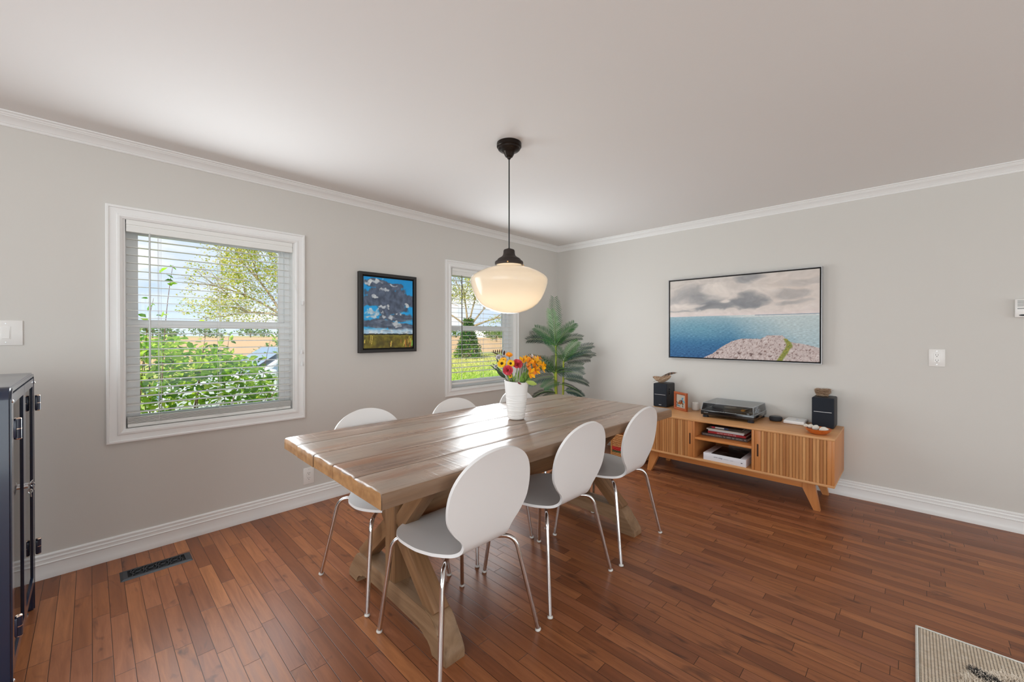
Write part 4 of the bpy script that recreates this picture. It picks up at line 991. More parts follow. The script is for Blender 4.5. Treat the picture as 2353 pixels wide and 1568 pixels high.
def prairie(u, v):
    n = fbm(u*4.5, v*6.0, 11.0); n2 = fbm(u*12, v*12, 14.0, 3); hz = .205+.012*fbm(u*9,1.0,3)
    if v > hz:
        c = mixc((34,150,208),(16,126,188), clamp(v*1.2-.3+n*.5))
        dk = lambda st: mixc((84,96,116),(58,68,84), clamp(.5+n2*1.4+st))
        blobs = [(.42,.74,.42,.17),(.60,.60,.30,.16),(.15,.66,.30,.09),(.50,.86,.20,.08),(.22,.92,.26,.07),(.78,.70,.26,.10),(.72,.44,.36,.07),(.45,.60,.14,.05),(.95,.70,.15,.10),(.30,.34,.45,.07),(.75,.30,.40,.06),(.62,.90,.15,.04)]
        k = max(ell(u,v,a,b,ra,rb,n*.75+n2*.2) for a,b,ra,rb in blobs); c = mixc(c, dk(0), clamp(k*6))
        for (a,b,ra,rb) in ((.20,.94,.20,.035),(.40,.83,.10,.035),(.60,.905,.10,.022),(.20,.73,.08,.02),(.41,.58,.12,.026),(.18,.50,.17,.055),(.12,.44,.14,.03),(.50,.435,.12,.035),(.66,.33,.17,.045),(.72,.51,.08,.016),(.88,.62,.08,.02),(.08,.92,.08,.03)):
            w1, w2 = .08*fbm(u*9,v*11,41.0,3), .06*fbm(u*9,v*11,47.0,3); kk = ell(u+w1,v+w2,a,b,ra,rb,n2*1.5-.15+8*(v-b)*.35); c = mixc(c, mixc((150,160,170),(196,202,204),.5+n2*2), clamp(kk*3)*.85)
        if v < .33: c = mixc(c, mixc((140,178,204),(206,218,224), .5+n2*1.5), clamp((.305-v)*26+n*1.6-.4*u))
        st_ = fbm(u*5,v*34,17.0,3)
        if v < .48: c = mixc(c, (150,158,168) if st_ > 0 else (66,76,90), .35*clamp(abs(st_)*3))
        return c
    if v > hz-.02+.012*n2: return (28,32,28)
    c = mixc((112,104,34),(84,72,26), clamp(.5+n2*2)); c = mixc(c, (58,54,26), clamp((n-.05)*3)*.7); c = mixc(c, (150,150,60), clamp((v-hz+.05)*22)*.6)
    rr = random.Random(77)
    for k in range(15):
        a = rr.random(); b0 = rr.uniform(0,.07); hgt = rr.uniform(.05,.12); sl = rr.uniform(-.25,.35); wv = rr.uniform(.006,.013); col = rr.choice([(176,190,66),(150,112,52),(120,176,70),(196,176,80),(172,108,54)])
        if b0 < v < b0+hgt and abs(u-a-sl*(v-b0)) < wv: c = mixc(c, col, .85)
    return c
p2 = thing('seascape_painting', 'wide seascape painting in a thin silver float frame above the console', 'painting', (0,-2.146,1.467)); p2.rotation_euler = (0,0,R(-90))
M_sfr = mat('silver_frame', lin((168,166,166)), rough=.35, metal=.55); M_gapb = mat('frame_gap', lin((24,20,18)), rough=.7)
pw, ph = 1.297, .815
m = MB(); frame_profile(m, -pw/2,pw/2,-ph/2,ph/2, [(0,.0),(0,.044),(.006,.044),(.006,.010)]); m.build('float_frame', M_sfr, p2, smooth=0)
m = MB(); m.box((-pw/2+.005,-.012,-ph/2+.005),(pw/2-.005,-.004,ph/2-.005)); m.build('backing', M_gapb, p2)
canvas('seascape_canvas', pw-.034, ph-.034, 400, 250, seascape, p2, -.038)
p1 = thing('landscape_painting', 'black framed painting of storm clouds over a prairie between the windows', 'painting', (-2.4365,0,1.4945))
M_bfr = mat('charcoal_frame', lin((44,42,41)), rough=.45)
pw, ph = .548, .686
m = MB(); frame_profile(m, -pw/2,pw/2,-ph/2,ph/2, [(0,.0),(0,.040),(.003,.043),(.024,.043),(.027,.040),(.027,.010)]); m.build('frame', M_bfr, p1, smooth=0)
m = MB(); m.box((-pw/2+.02,-.014,-ph/2+.02),(pw/2-.02,-.004,ph/2-.02)); m.build('backing', M_gapb, p1)
canvas('prairie_canvas', pw-.078, ph-.078, 170, 220, lambda u, v: tuple(min(255, q*1.17+6) for q in prairie(u, v)), p1, -.034)
# ---------------------------------------------------------------- vase of flowers
M_vase = mat('white_ceramic', lin((238,235,232)), rough=.4)
VX, VY = -2.447, -1.590; zv = TZ+.0006
vs_ = thing('flower_vase', 'tall white ceramic vase with wavy ridges on the table', 'vase', (VX,VY,zv))
m = MB(); n = 64; rows = []; HV = .232
tilt = Vector((-.698,.716,0))   # rim slightly higher on the left
def vr(t): return lerp(.0500,.0735,t**.85)
ring_ = []
for i in range(161):
    t = i/160; row = []
    for k in range(n+1):
        a = 2*pi*k/n; r_ = vr(t)*(1-.25*max(0,(.03-t)/.03)**2)
        z = t*HV
        for q,(zc,am,ph_) in enumerate(((.020,.004,.3),(.034,.006,2.0),(.050,.005,4.0),(.066,.007,1.1),(.084,.006,5.2),(.104,.008,3.0),(.128,.008,.5),(.152,.007,2.4))):
            dz = z-(zc+am*sin(a+ph_)); r_ += .0015*math.exp(-(dz/.0016)**2)
        zz = z+t*.006*cos(a-math.atan2(tilt.y,tilt.x))
        row.append((r_*cos(a), r_*sin(a), zz))
    rows.append(row)
m.grid(rows, 161, n+1)
inner = [[((vr(t)-.004)*cos(2*pi*k/n),(vr(t)-.004)*sin(2*pi*k/n), t*HV+t*.006*cos(2*pi*k/n-math.atan2(tilt.y,tilt.x))) for k in range(n+1)] for t in (1,.9,.75)]
m.grid([rows[-1]]+inner, 4, n+1); m._add([(p[0]*.98,p[1]*.98,0.0) for p in rows[0][:-1]], [tuple(range(n))])
m.build('vase_body', M_vase, vs_, smooth=50)
m = MB(); m.lathe([(0,.15),(.062,.15),(0,.151)], 32); m.build('water', smat('stem_water', (70,84,52), rough=.1), vs_)
rt_ = Vector((.698,-.716,0)); fw_ = Vector((.716,.698,0)); D0 = 2.52
def fpos(cx, cy_, dep=0.0):
    """point for a bloom: cx, cy_ measured on an enlarged view of the bouquet, dep metres towards (-) or away (+)"""
    px_ = 1100+cx/7.84; py_ = 780+cy_/7.84; d = D0+dep
    c = Vector((-4.271,-3.333,1.313))
    return c+fw_*d+rt_*((px_-1176.5)/944.12*d)+Vector((0,0,(772.0-4.1-py_)/944.12*d))
M_stem = smat('flower_stem', (82,112,52), rough=.6)
def petal_ring(m, M, n, r0, r1, w, lift, curl, jit, rnd, ph=0.0):
    for k in range(n):
        a = 2*pi*k/n+ph+rnd.uniform(-jit,jit); L_ = r1*rnd.uniform(.88,1.05); pts = []
        for i,t in enumerate((0,.35,.7,1)):
            rr_ = lerp(r0,L_,t); z = lift*t+curl*t*t; hw_ = w*(.45,1,.92,.28)[i]
            for s in (-1,0,1): pts.append(M @ Vector((rr_*cos(a)-s*hw_*sin(a), rr_*sin(a)+s*hw_*cos(a), z-(.12*hw_ if s==0 else 0))))
        m._add(pts, [(i*3+j,i*3+j+1,i*3+j+4,i*3+j+3) for i in range(3) for j in range(2)])
def aim(p, toward): 
    d = Vector(toward).normalized(); return Matrix.Translation(p) @ d.to_track_quat('Z','Y').to_matrix().to_4x4()
def stem(p, root, rnd, par):
    b = Vector((VX+rnd.uniform(-.03,.03), VY+rnd.uniform(-.03,.03), TZ+.165)); d = (p-Vector((VX,VY,p.z)))
    rim = Vector((VX,VY,TZ+.240))+Vector((d.x,d.y,0)).normalized()*min(d.length*.6,.052) if d.length>1e-4 else Vector((VX,VY,TZ+.24))
    q = bez(b, rim, p, 8); m = MB(); m.tube([v-root for v in q], .0022, 6); m.build('stem', M_stem, par)
def daisy(cx,cy_,dep,rad,col,eye,label,tw=(-.5,-.6,.5),npet=17,cat='flower',nm='daisy'):
    p = fpos(cx,cy_,dep); rnd = random.Random(int(cx*7+cy_)); f = thing(nm, label, cat, p, 0, 'flowers in the white vase'); M = aim((0,0,0), tw)
    m = MB(); petal_ring(m, M, npet, rad*.2, rad, rad*.17, rad*.12, rad*-.02, .06, rnd); petal_ring(m, M, npet, rad*.2, rad*.9, rad*.16, rad*.26, 0, .08, rnd, .2); m.build('petals', col, f, smooth=60)
    m = MB(); m.blob((0,0,0),rad*.30,rad*.30,rad*.16,7,M @ Matrix.Translation((0,0,rad*.10)),.1,2); m.build('flower_centre', eye, f)
    stem(p, p, rnd, f)
def carnation(cx,cy_,dep,rad,col,label,tw=(-.5,-.6,.6),nm='carnation'):
    p = fpos(cx,cy_,dep); rnd = random.Random(int(cx*3+cy_)); f = thing(nm, label, 'flower', p, 0, 'flowers in the white vase'); M = aim((0,0,0), tw)
    m = MB()
    for L_ in range(7):
        t = L_/6; n = 9-L_ if L_<6 else 4; r1 = rad*lerp(1.0,.30,t); lift = rad*lerp(.15,.85,t)
        for k in range(n):
            a = 2*pi*k/n+L_*.7+rnd.uniform(-.2,.2); nn = 7; pts = []
            for i in range(4):
                tt_ = i/3; rr_ = lerp(rad*.08,r1,tt_)
                for j in range(nn):
                    s = -1+2*j/(nn-1); w_ = rad*.46*tt_*(1-.3*t); ruf = (rad*.22*rnd.uniform(-1,1) if i==3 else rad*.07*rnd.uniform(-1,1))
                    pts.append(M @ Vector((rr_*cos(a)*(1-.16*s*s)-s*w_*sin(a), rr_*sin(a)*(1-.16*s*s)+s*w_*cos(a), lift*tt_**.8+ruf-rad*.3)))
            m._add(pts, [(i*nn+j,i*nn+j+1,(i+1)*nn+j+1,(i+1)*nn+j) for i in range(3) for j in range(nn-1)])
    m.build('petals', col, f, smooth=50)
    m = MB(); m.lathe([(.003,-rad*.95),(rad*.28,-rad*.75),(rad*.34,-rad*.3),(rad*.2,-rad*.25)], 10, M=M); m.build('calyx', M_stem, f); stem(p, p, rnd, f)
def lily(cx,cy_,dep,rad0,col,col2,label,tw=(-.4,-.6,.4),nm='alstroemeria'):
    rad = rad0*1.32; p = fpos(cx,cy_,dep); rnd = random.Random(int(cx*5+cy_)); f = thing(nm, label, 'flower', p, 0, 'flowers in the white vase'); M = aim((0,0,0), tw)
    m = MB(); petal_ring(m, M, 3, rad*.08, rad*1.05, rad*.40, rad*.62, rad*-.22, .08, rnd); m.mi = 1; petal_ring(m, M, 3, rad*.08, rad*.95, rad*.30, rad*.70, rad*-.15, .08, rnd, pi/3); m.build('petals', [col,col2], f, smooth=60)
    m = MB()
    for k in range(5):
        a = k*1.26; m.tube([M @ Vector((0,0,0)), M @ Vector((rad*.12*cos(a),rad*.12*sin(a),rad*.6)), M @ Vector((rad*.24*cos(a),rad*.24*sin(a),rad*.85))], .0008, 4)
    m.build('stamens', smat('stamen', (150,110,60), rough=.6), f); stem(p, p, rnd, f)
C_or = smat('petal_orange', (246,160,28), rough=.55); C_ye = smat('petal_yellow', (250,194,18), rough=.55); C_re = smat('petal_coral_red', (226,84,98), rough=.6)
C_wh = smat('petal_white', (226,222,224), rough=.6); C_gd = smat('petal_gold', (252,186,30), rough=.5); C_pe = smat('petal_peach', (246,176,132), rough=.55); C_dk = smat('daisy_eye', (64,42,22), rough=.9); C_gr = smat('flower_green_eye', (150,140,70), rough=.8); C_oe = smat('petal_amber', (244,150,40), rough=.55)
daisy(545,285,.02,.0245,C_or,C_oe,'small orange gerbera at the top of the bouquet',(-.35,-.5,.9))
daisy(415,440,-.03,.029,C_ye,C_dk,'yellow daisy with dark eye at the left of the bouquet',(-.75,-.45,.35))
daisy(440,385,.01,.024,C_gd,C_dk,'golden daisy half behind the leftmost yellow daisy',(-.6,-.4,.6))
daisy(570,440,-.045,.025,C_ye,C_dk,'yellow daisy with dark eye between the two red carnations',(-.55,-.75,.25))
carnation(525,560,-.075,.031,C_re,'coral red carnation lowest at the front of the bouquet',(-.55,-.75,.2))
carnation(695,435,-.02,.034,C_re,'coral red carnation in the middle of the bouquet',(-.35,-.6,.6))
carnation(350,315,.03,.019,C_wh,'white carnation at the upper left beside the dark fern',(-.6,-.3,.7))
carnation(445,320,.05,.015,C_wh,'small white carnation just left of the orange gerbera',(-.4,-.3,.8))
carnation(300,490,.02,.013,C_wh,'tiny white blossom at the far left of the bouquet',(-.8,-.3,.3))
lily(800,400,.02,.024,C_ye,C_gd,'yellow alstroemeria right of the middle red carnation',(-.2,-.5,.8))
lily(895,420,-.01,.027,C_gd,C_oe,'golden alstroemeria at the top right of the bouquet',(-.1,-.6,.7))
lily(975,345,.04,.023,C_pe,C_wh,'peach alstroemeria highest on the right side',(.1,-.4,.8))
lily(1080,350,.05,.019,C_pe,C_oe,'small peach alstroemeria at the far right top',(.4,-.4,.7))
lily(1035,430,-.01,.034,C_ye,C_gd,'big yellow alstroemeria on the right of the bouquet',(.2,-.7,.5))
lily(1130,515,-.01,.029,C_gd,C_ye,'yellow alstroemeria drooping at the far right',(.7,-.6,.1))
lily(1030,560,-.04,.024,C_oe,C_gd,'amber alstroemeria below the big yellow one',(.2,-.8,.1))
lily(930,615,-.06,.027,C_oe,C_gd,'amber alstroemeria hanging lowest on the right',(-.1,-.8,.1))
lily(565,665,-.05,.011,C_ye,C_gd,'tiny yellow blossom just below the lowest red carnation',(-.4,-.8,.1))
lily(850,350,.04,.019,C_ye,C_gd,'yellow alstroemeria at the back of the right hand cluster',(0,-.4,.9))
lily(965,425,.02,.024,C_gd,C_ye,'golden alstroemeria between the peach and the big yellow bloom',(.1,-.6,.7))
lily(1085,465,.02,.025,C_ye,C_ye,'plain yellow alstroemeria behind the drooping one',(.4,-.5,.6))
lily(985,510,-.03,.020,C_gd,C_oe,'golden alstroemeria just above the amber ones',(.1,-.8,.3))
lily(1150,475,.02,.020,C_gd,C_ye,'golden alstroemeria at the outermost right of the bouquet',(.8,-.4,.3))
lily(880,500,-.03,.016,C_pe,C_oe,'faded peach blossom in the middle right',(-.1,-.7,.3))
# leaves
def leaf(m, base, tip, w, up=Vector((0,0,1)), droop=.0, n=6):
    base, tip = Vector(base), Vector(tip); d = tip-base; s = d.cross(up); s = s.normalized() if s.length > 1e-6 else Vector((1,0,0)); nrm = s.cross(d).normalized(); pts = []
    for i in range(n+1):
        t = i/n; c = base+d*t+nrm*(droop*4*t*(1-t)); hw_ = w*(sin(pi*min(1,t*.92+.04))**.8)
        pts += [c-s*hw_, c-nrm*hw_*.25, c+s*hw_]
    m._add(pts, [(i*3+j,i*3+j+1,i*3+j+4,i*3+j+3) for i in range(n) for j in range(2)])
M_lfd = smat('dark_leaf', (46,66,38), rough=.5); M_lfl = smat('pale_leaf', (168,186,92), rough=.5); M_lfg = smat('mid_leaf', (112,146,62), rough=.5); M_fern = smat('dry_fern', (62,34,24), rough=.8)
O = Vector((VX,VY,TZ+.235))
def spray(nm, label, parts, m_):
    m = MB()
    for (a,b,w) in parts: leaf(m, a-O, b-O, w, (fw_+Vector((0,0,.35))).normalized())
    return tag(m.build(nm, m_, None, O, smooth=50), label, 'leaf', 'leaves in the white vase')
spray('fern_sprig', 'dark brown fern sprig at the upper left of the bouquet', [(fpos(420,300,.04),fpos(225,228,.06),.004)]+[(fpos(270+34*k,238+9*k,.05),fpos(255+40*k,196-4*k,.07),.0035) for k in range(5)]+[(fpos(450,300,.05),fpos(462,205,.06),.006)], M_fern)
spray('dark_leaf_spray', 'dark pointed leaves sticking out left below the daisies', [(fpos(480,680,.0),fpos(300,540,.03),.009),(fpos(470,660,.01),fpos(205,470,.04),.006),(fpos(430,600,.0),fpos(240,432,.03),.004),(fpos(470,700,.0),fpos(330,570,.0),.012),(fpos(380,500,.03),fpos(295,290,.05),.004)], M_lfd)
spray('green_leaf_spray', 'yellow green leaves at the right side of the vase mouth', [(fpos(760,760,-.02),fpos(820,590,-.01),.013),(fpos(800,760,-.02),fpos(930,650,-.02),.010),(fpos(790,770,-.03),fpos(900,640,.02),.012),(fpos(760,770,-.05),fpos(800,700,-.06),.010),(fpos(700,770,-.05),fpos(720,560,-.02),.005),(fpos(820,740,0),fpos(990,660,.02),.008),(fpos(640,770,-.05),fpos(600,640,-.06),.004),(fpos(560,760,-.05),fpos(520,640,-.05),.005),(fpos(740,770,-.06),fpos(780,640,-.07),.008),(fpos(830,750,-.03),fpos(870,560,-.02),.007),(fpos(680,770,-.06),fpos(660,600,-.05),.004),(fpos(800,700,-.04),fpos(860,690,-.05),.012),(fpos(620,770,-.04),fpos(650,650,-.06),.004),(fpos(850,740,-.02),fpos(960,690,.0),.009)], M_lfg)
spray('drooping_leaf', 'pale lime leaf drooping over the right rim of the vase', [(fpos(850,765,-.03),fpos(1042,815,-.03),.0155)], M_lfl)
spray('red_leaf', 'small dark red leaf on the front rim of the vase', [(fpos(690,780,-.068),fpos(765,815,-.078),.005)], smat('wine_leaf', (120,40,44), rough=.6))
# ---------------------------------------------------------------- potted palm in the corner
M_pot = smat('basket_pot', (96,84,66), rough=.8); M_cane = smat('palm_cane', (150,158,44), rough=.45); M_rach = smat('palm_rachis', (92,132,58), rough=.5)
M_fr = [mat('palm_frond_%d'%k, lin(c_), rough=.42, spec=.5) for k,c_ in enumerate(((42,76,50),(54,96,56),(36,62,50),(74,118,62)))]
palm = thing('potted_palm', 'tall potted palm with feathery fronds in the room corner', 'plant', (-.42,-.36,0))
m = MB(); m.lathe([(0,0),(.10,0),(.105,.01),(.13,.23),(.135,.245),(.125,.245),(.118,.215),(0,.21)], 36); m.build('pot', M_pot, palm)
m = MB(); m.lathe([(0,.212),(.117,.212),(.11,.222),(0,.226)], 20); m.build('moss', smat('moss', (72,70,42), rough=.95), palm)
canes = [((-.03,.02),(-.035,.03),1.18),((.03,-.02),(.028,-.035),1.00),((.0,.04),(-.02,.06),.86)]
for (a,b,h_) in canes:
    m = MB(); m.tube([(lerp(a[0],b[0],i/8),lerp(a[1],b[1],i/8),lerp(.20,h_,i/8)) for i in range(9)], [.014-.004*i/8 for i in range(9)], 10); m.build('cane', M_cane, palm)
def frond(base, az, el, L_, droop, mi, wl=.115, nleaf=25):
    L_ *= 1-.20*abs(cos(R(az))); wl *= 1-.10*abs(cos(R(az)))
    """az measured from the camera's right (0 = right, 90 = away), el = start elevation"""
    dirh = rt_*cos(R(az))+fw_*sin(R(az)); pts = []; p = Vector(base); e = R(el); n = 16
    for i in range(n+1):
        pts.append(p.copy()); d = dirh*cos(e)+Vector((0,0,sin(e))); p = p+d*(L_/n); e -= R(droop)/n
    m = MB(); rnd = random.Random(int(az*3+el*5+L_*100))
    side = dirh.cross(Vector((0,0,1))).normalized()
    roll = R(rnd.uniform(28,62))*rnd.choice((-1,1)) if abs(cos(R(az))) > .5 else R(rnd.uniform(-15,15))
    for i in range(nleaf):
        t = .10+.90*i/(nleaf-1); k = t*n; j = min(int(k),n-1); c = pts[j].lerp(pts[j+1],k-j); tan = (pts[j+1]-pts[j]).normalized(); u0 = side.cross(tan).normalized()
        sd = side*cos(roll)+u0*sin(roll); upv = sd.cross(tan).normalized()
        ll = wl*(sin(pi*(.16+.74*t))**.6)*rnd.uniform(.92,1.08)
        for s in (-1,1):
            d = (sd*s*.78+tan*.66+upv*.12).normalized(); tip = c+d*ll-Vector((0,0,ll*.10))
            leaf(m, c, tip, .0036, upv, ll*.06, 4)
    for v_ in m.bm.verts:
        v_.co.y = min(v_.co.y, .345); v_.co.x = min(v_.co.x, .405)
    f = m.build('frond', M_fr[mi], palm, smooth=60)
    m = MB(); m.tube([Vector((min(q.x,.403),min(q.y,.343),q.z)) for q in pts], [.0045-.0035*i/n for i in range(n+1)], 6); m.build('rachis', M_rach, f, smooth=60)
t0, t1, t2 = (-.035,.03,1.16), (.028,-.035,.98), (-.02,.06,.84)
FR = [(t0,95,86,.60,14,1,.12),(t0,250,72,.52,26,3,.12),(t0,150,48,.50,62,0,.12),(t0,178,42,.44,60,2,.12),(t0,20,58,.46,30,3,.08),(t0,5,44,.42,52,0,.10),(t0,205,60,.44,44,1,.11),(t0,320,62,.44,30,1,.11),
      (t1,2,52,.50,46,2,.11),(t1,345,34,.46,40,0,.11),(t1,330,46,.44,44,2,.11),(t1,215,62,.46,36,1,.11),(t1,300,60,.40,34,3,.10),(t1,15,20,.42,30,2,.11),
      (t2,170,58,.46,50,1,.11),(t2,196,40,.48,60,0,.12),(t2,230,50,.44,44,1,.12),(t2,270,52,.44,40,3,.12),(t2,285,32,.40,40,1,.12),(t2,330,22,.42,46,2,.12),(t2,350,34,.42,36,0,.12),
      ((-.03,.03,.62),185,20,.38,70,0,.10),((-.02,.02,.60),205,6,.36,50,0,.10),((.03,-.03,.64),352,12,.30,56,2,.08),((-.02,.03,.80),178,10,.42,50,2,.11),((.02,-.03,.78),5,8,.38,40,2,.11),((0,.0,.72),320,2,.34,36,2,.11),((0,.0,.74),225,10,.34,36,1,.11)]
for a in FR: frond(*a[:6], wl=a[6])
# ---------------------------------------------------------------- display cabinet
M_blue = mat('midnight_blue_steel', lin((26,37,60)), rough=.22, spec=.6, coat=.4)
M_cgl = bpy.data.materials.new('cabinet_glass'); M_cgl.use_nodes = True
g = NT(M_cgl); g.t.nodes.clear(); out = g.n('OutputMaterial'); tr = g.n('BsdfTransparent'); gl = g.n('BsdfGlossy'); ms = g.n('MixShader'); fr = g.n('Fresnel')
tr.inputs[0].default_value = (.93,.95,.95,1); gl.inputs['Roughness'].default_value = .015; fr.inputs[0].default_value = 1.5
g.t.links.new(fr.outputs[0], ms.inputs[0]); g.t.links.new(tr.outputs[0], ms.inputs[1]); g.t.links.new(gl.outputs[0], ms.inputs[2]); g.t.links.new(ms.outputs[0], out.inputs[0])
CW, CD, CH = .81, .40, 1.13
cabn = thing('display_cabinet', 'midnight blue metal display cabinet with glass doors at the left edge', 'cabinet', (-4.461-CD/2,-.325-CW/2,0))
def upath(y, z0, z1, r, t, n=8):
    """inverted U (y, z) outline with rounded upper corners, thickness t"""
    o = [(-y,z0)]+[(-y+r-r*cos(pi/2*k/n), z1-r+r*sin(pi/2*k/n)) for k in range(n+1)]+[(y-r+r*sin(pi/2*k/n), z1-r+r*cos(pi/2*k/n)) for k in range(n+1)]+[(y,z0)]
    y2, zz, r2 = y-t, z1-t, max(r-t,.002)
    i = [(y2,z0)]+[(y2-r2+r2*cos(pi/2*k/n), zz-r2+r2*sin(pi/2*k/n)) for k in range(n+1)]+[(-y2+r2-r2*sin(pi/2*k/n), zz-r2+r2*cos(pi/2*k/n)) for k in range(n+1)]+[(-y2,z0)]
    return o, i
o_, i_ = upath(CW/2, .0, CH, .045, .024)
m = MB(); nO, nI = len(o_), len(i_); ii = i_[::-1]
fx = CD/2; v = [(fx,y,z) for y,z in o_]+[(fx,y,z) for y,z in ii]+[(-fx,y,z) for y,z in o_]+[(-fx,y,z) for y,z in ii]; N_ = nO
F = []
for k in range(N_-1):
    F += [(k,k+1,N_+k+1,N_+k),(2*N_+k,3*N_+k,3*N_+k+1,2*N_+k+1),(k,2*N_+k,2*N_+k+1,k+1),(N_+k,N_+k+1,3*N_+k+1,3*N_+k)]
F += [(0,N_,3*N_,2*N_),(N_-1,3*N_-1,4*N_-1,2*N_-1)]
m._add(v,F); bmesh.ops.recalc_face_normals(m.bm, faces=m.bm.faces[:])
bmesh.ops.bevel(m.bm, geom=[e for e in m.bm.edges if len(e.link_faces)==2 and e.calc_face_angle(0) > R(80)], offset=.006, segments=3, affect='EDGES')
m.build('cabinet_shell', M_blue, cabn, smooth=35)
m = MB(); m.box((-fx+.002,-CW/2+.034,.14),(-fx+.006,CW/2-.034,CH-.034)); m.build('back_panel', mat('blue_back', lin((70,80,94)), rough=.4), cabn)
m = MB(); m.box((-fx+.004,-CW/2+.034,.135),(fx-.012,CW/2-.034,.150)); m.build('bottom_shelf', M_blue, cabn)
for z in (.45,.78):
    m = MB(); m.box((-fx+.01,-CW/2+.036,z),(fx-.03,CW/2-.036,z+.006)); m.build('glass_shelf', M_cgl, cabn)
for s in (-1,1):
    ya, yb = (-CW/2+.027,-.002) if s < 0 else (.002,CW/2-.027)
    m = MB(); z0, z1 = .135, CH-.0265; w_ = .036
    xa, xb = fx-.013, fx-.001
    m.box((xa,ya,z0),(xb,ya+w_,z1)); m.box((xa,yb-w_,z0),(xb,yb,z1)); m.box((xa,ya+w_,z0),(xb,yb-w_,z0+w_)); m.box((xa,ya+w_,z1-w_),(xb,yb-w_,z1)); dr = m.build('door', M_blue, cabn)
    m = MB(); m.box((fx-.009,ya+w_,z0+w_),(fx-.006,yb-w_,z1-w_)); m.build('glass_pane', M_cgl, dr, smooth=0)
    hy_ = ya if s < 0 else yb
    for hz_ in (.30,.985):
        m = MB(); hyy = hy_+s*.006; hxx = fx+.012
        m.tube([(hxx,hyy,hz_-.034),(hxx,hyy,hz_-.001)], .0095, 14); m.tube([(hxx,hyy,hz_+.001),(hxx,hyy,hz_+.034)], .0095, 14); m.rbox((fx+.003,hyy-.014,hz_-.030),(fx+.010,hyy+.014,hz_+.030),.002); h_ = m.build('hinge', M_blue, cabn)
        m = MB()
        for a in (hz_-.034, hz_+.034): m.blob((hxx,hyy,a),.0097,.0097,.005,6)
        m.tube([(hxx,hyy,hz_-.0012),(hxx,hyy,hz_+.0012)], .0098, 14); m.build('hinge_cap', mat('copper_cap', (.80,.62,.50), rough=.25, metal=1.0), h_)
    m = MB(); kx = fx-.001; ky = s*.018; kz = .690
    m.tube([(kx,ky,kz),(kx+.010,ky,kz)], .007, 12); lk = m.build('lock', M_chrome, dr)
    m = MB(); m.tube([(kx+.012,ky,kz),(kx+.013,ky+s*.016,kz+.004),(kx+.018,ky+s*.040,kz+.006),(kx+.016,ky+s*.046,kz-.002),(kx+.013,ky+s*.020,kz-.002)], .0010, 5)
    m.tube([(kx+.018,ky+s*.036,kz-.004),(kx+.020,ky+s*.036,kz-.036)], .0022, 6)
    m.tube([(kx+.018+.006*cos(a),ky+s*.036,kz-.012+.008*sin(a)) for a in [2*pi*k/12 for k in range(13)]], .0016, 5); m.build('key', M_alu, lk)
for sy in (-1,1):
    m = MB(); m.lathe([(.014,0),(.014,.006),(.008,.008),(.008,.03)], 14, (fx-.03,sy*(CW/2-.06),0)); m.build('levelling_foot', M_chrome, cabn)
for sy,z in ((-1,CH-.048),(1,CH-.048),(-1,.12)):
    m = MB(); m.blob((fx+.001,sy*(CW/2-.012),z),.004,.006,.006,6); m.build('chrome_rivet', M_chrome, cabn)
dish = thing('white_dish', 'small white dish standing inside the glass cabinet', 'dish', (-4.60,-.62,.4563+.0002))
m = MB(); m.lathe([(.0,0),(.03,0),(.05,.02),(.056,.035),(.053,.035),(.046,.02),(0,.006)], 28); m.build('dish', M_vase, dish)
# ---------------------------------------------------------------- woven rug
M_rug = mat('woven_wool', lin((206,190,168)), rough=.95, spec=.1); g = NT(M_rug)
va = g.n('TexCoord'); sp = g.n('SeparateXYZ'); g.t.links.new(va.outputs['Object'], sp.inputs[0])
a_ = g.math('DIVIDE', sp.outputs[0], .0098); b_ = g.math('DIVIDE', sp.outputs[1], .0098)
row_ = g.math('FLOOR', b_); ao = g.math('ADD', a_, g.math('MULTIPLY', g.math('MODULO', g.math('ABSOLUTE', row_), 2.0), .5))
fx_ = g.math('SUBTRACT', g.math('FRACT', ao), .5); fy_ = g.math('SUBTRACT', g.math('FRACT', b_), .5)
dd = g.math('SQRT', g.math('ADD', g.math('MULTIPLY', fx_, fx_), g.math('MULTIPLY', fy_, fy_)))
dot = g.ramp(dd, [(.44, 1.0), (.56, 0.0)]); wv_ = g.noise(g.coord('Object'), 60, 3)
c = g.mix(dot, lin((104,96,86)), g.ramp(wv_, [(.3, lin((222,204,180))), (.7, lin((242,230,212)))])); g.set(P(M_rug)['Base Color'], c); g.set(P(M_rug)['Normal'], g.bump(dot, .7, .004))
M_bind = vary('rug_binding', (206,204,196), (228,226,220), 120, (4,1,1), .95); M_pile = vary('rug_pile', (222,206,186), (240,230,216), 40, (1,1,1), .98); M_mark = mat('rug_mark', lin((56,54,54)), rough=.95)
rx0, ry0 = -1.70, -3.349
rug = thing('area_rug', 'cream and grey woven rug corner with shaggy tufts', 'rug', (rx0,ry0,0))
m = MB(); m.rbox((-2.2,-1.5,.0005),(-.006,-.006,.010), .003); m.build('flat_weave', M_rug, rug)
m = MB()
for i in range(120):
    y = -i*.0122
    if y < -1.45: break
m.tube([(0,-1.5,.006),(0,0,.006),(-2.2,0,.006)], .0062, 8); m.build('binding', M_bind, rug)
rnd = random.Random(12); m = MB(); mk = MB()
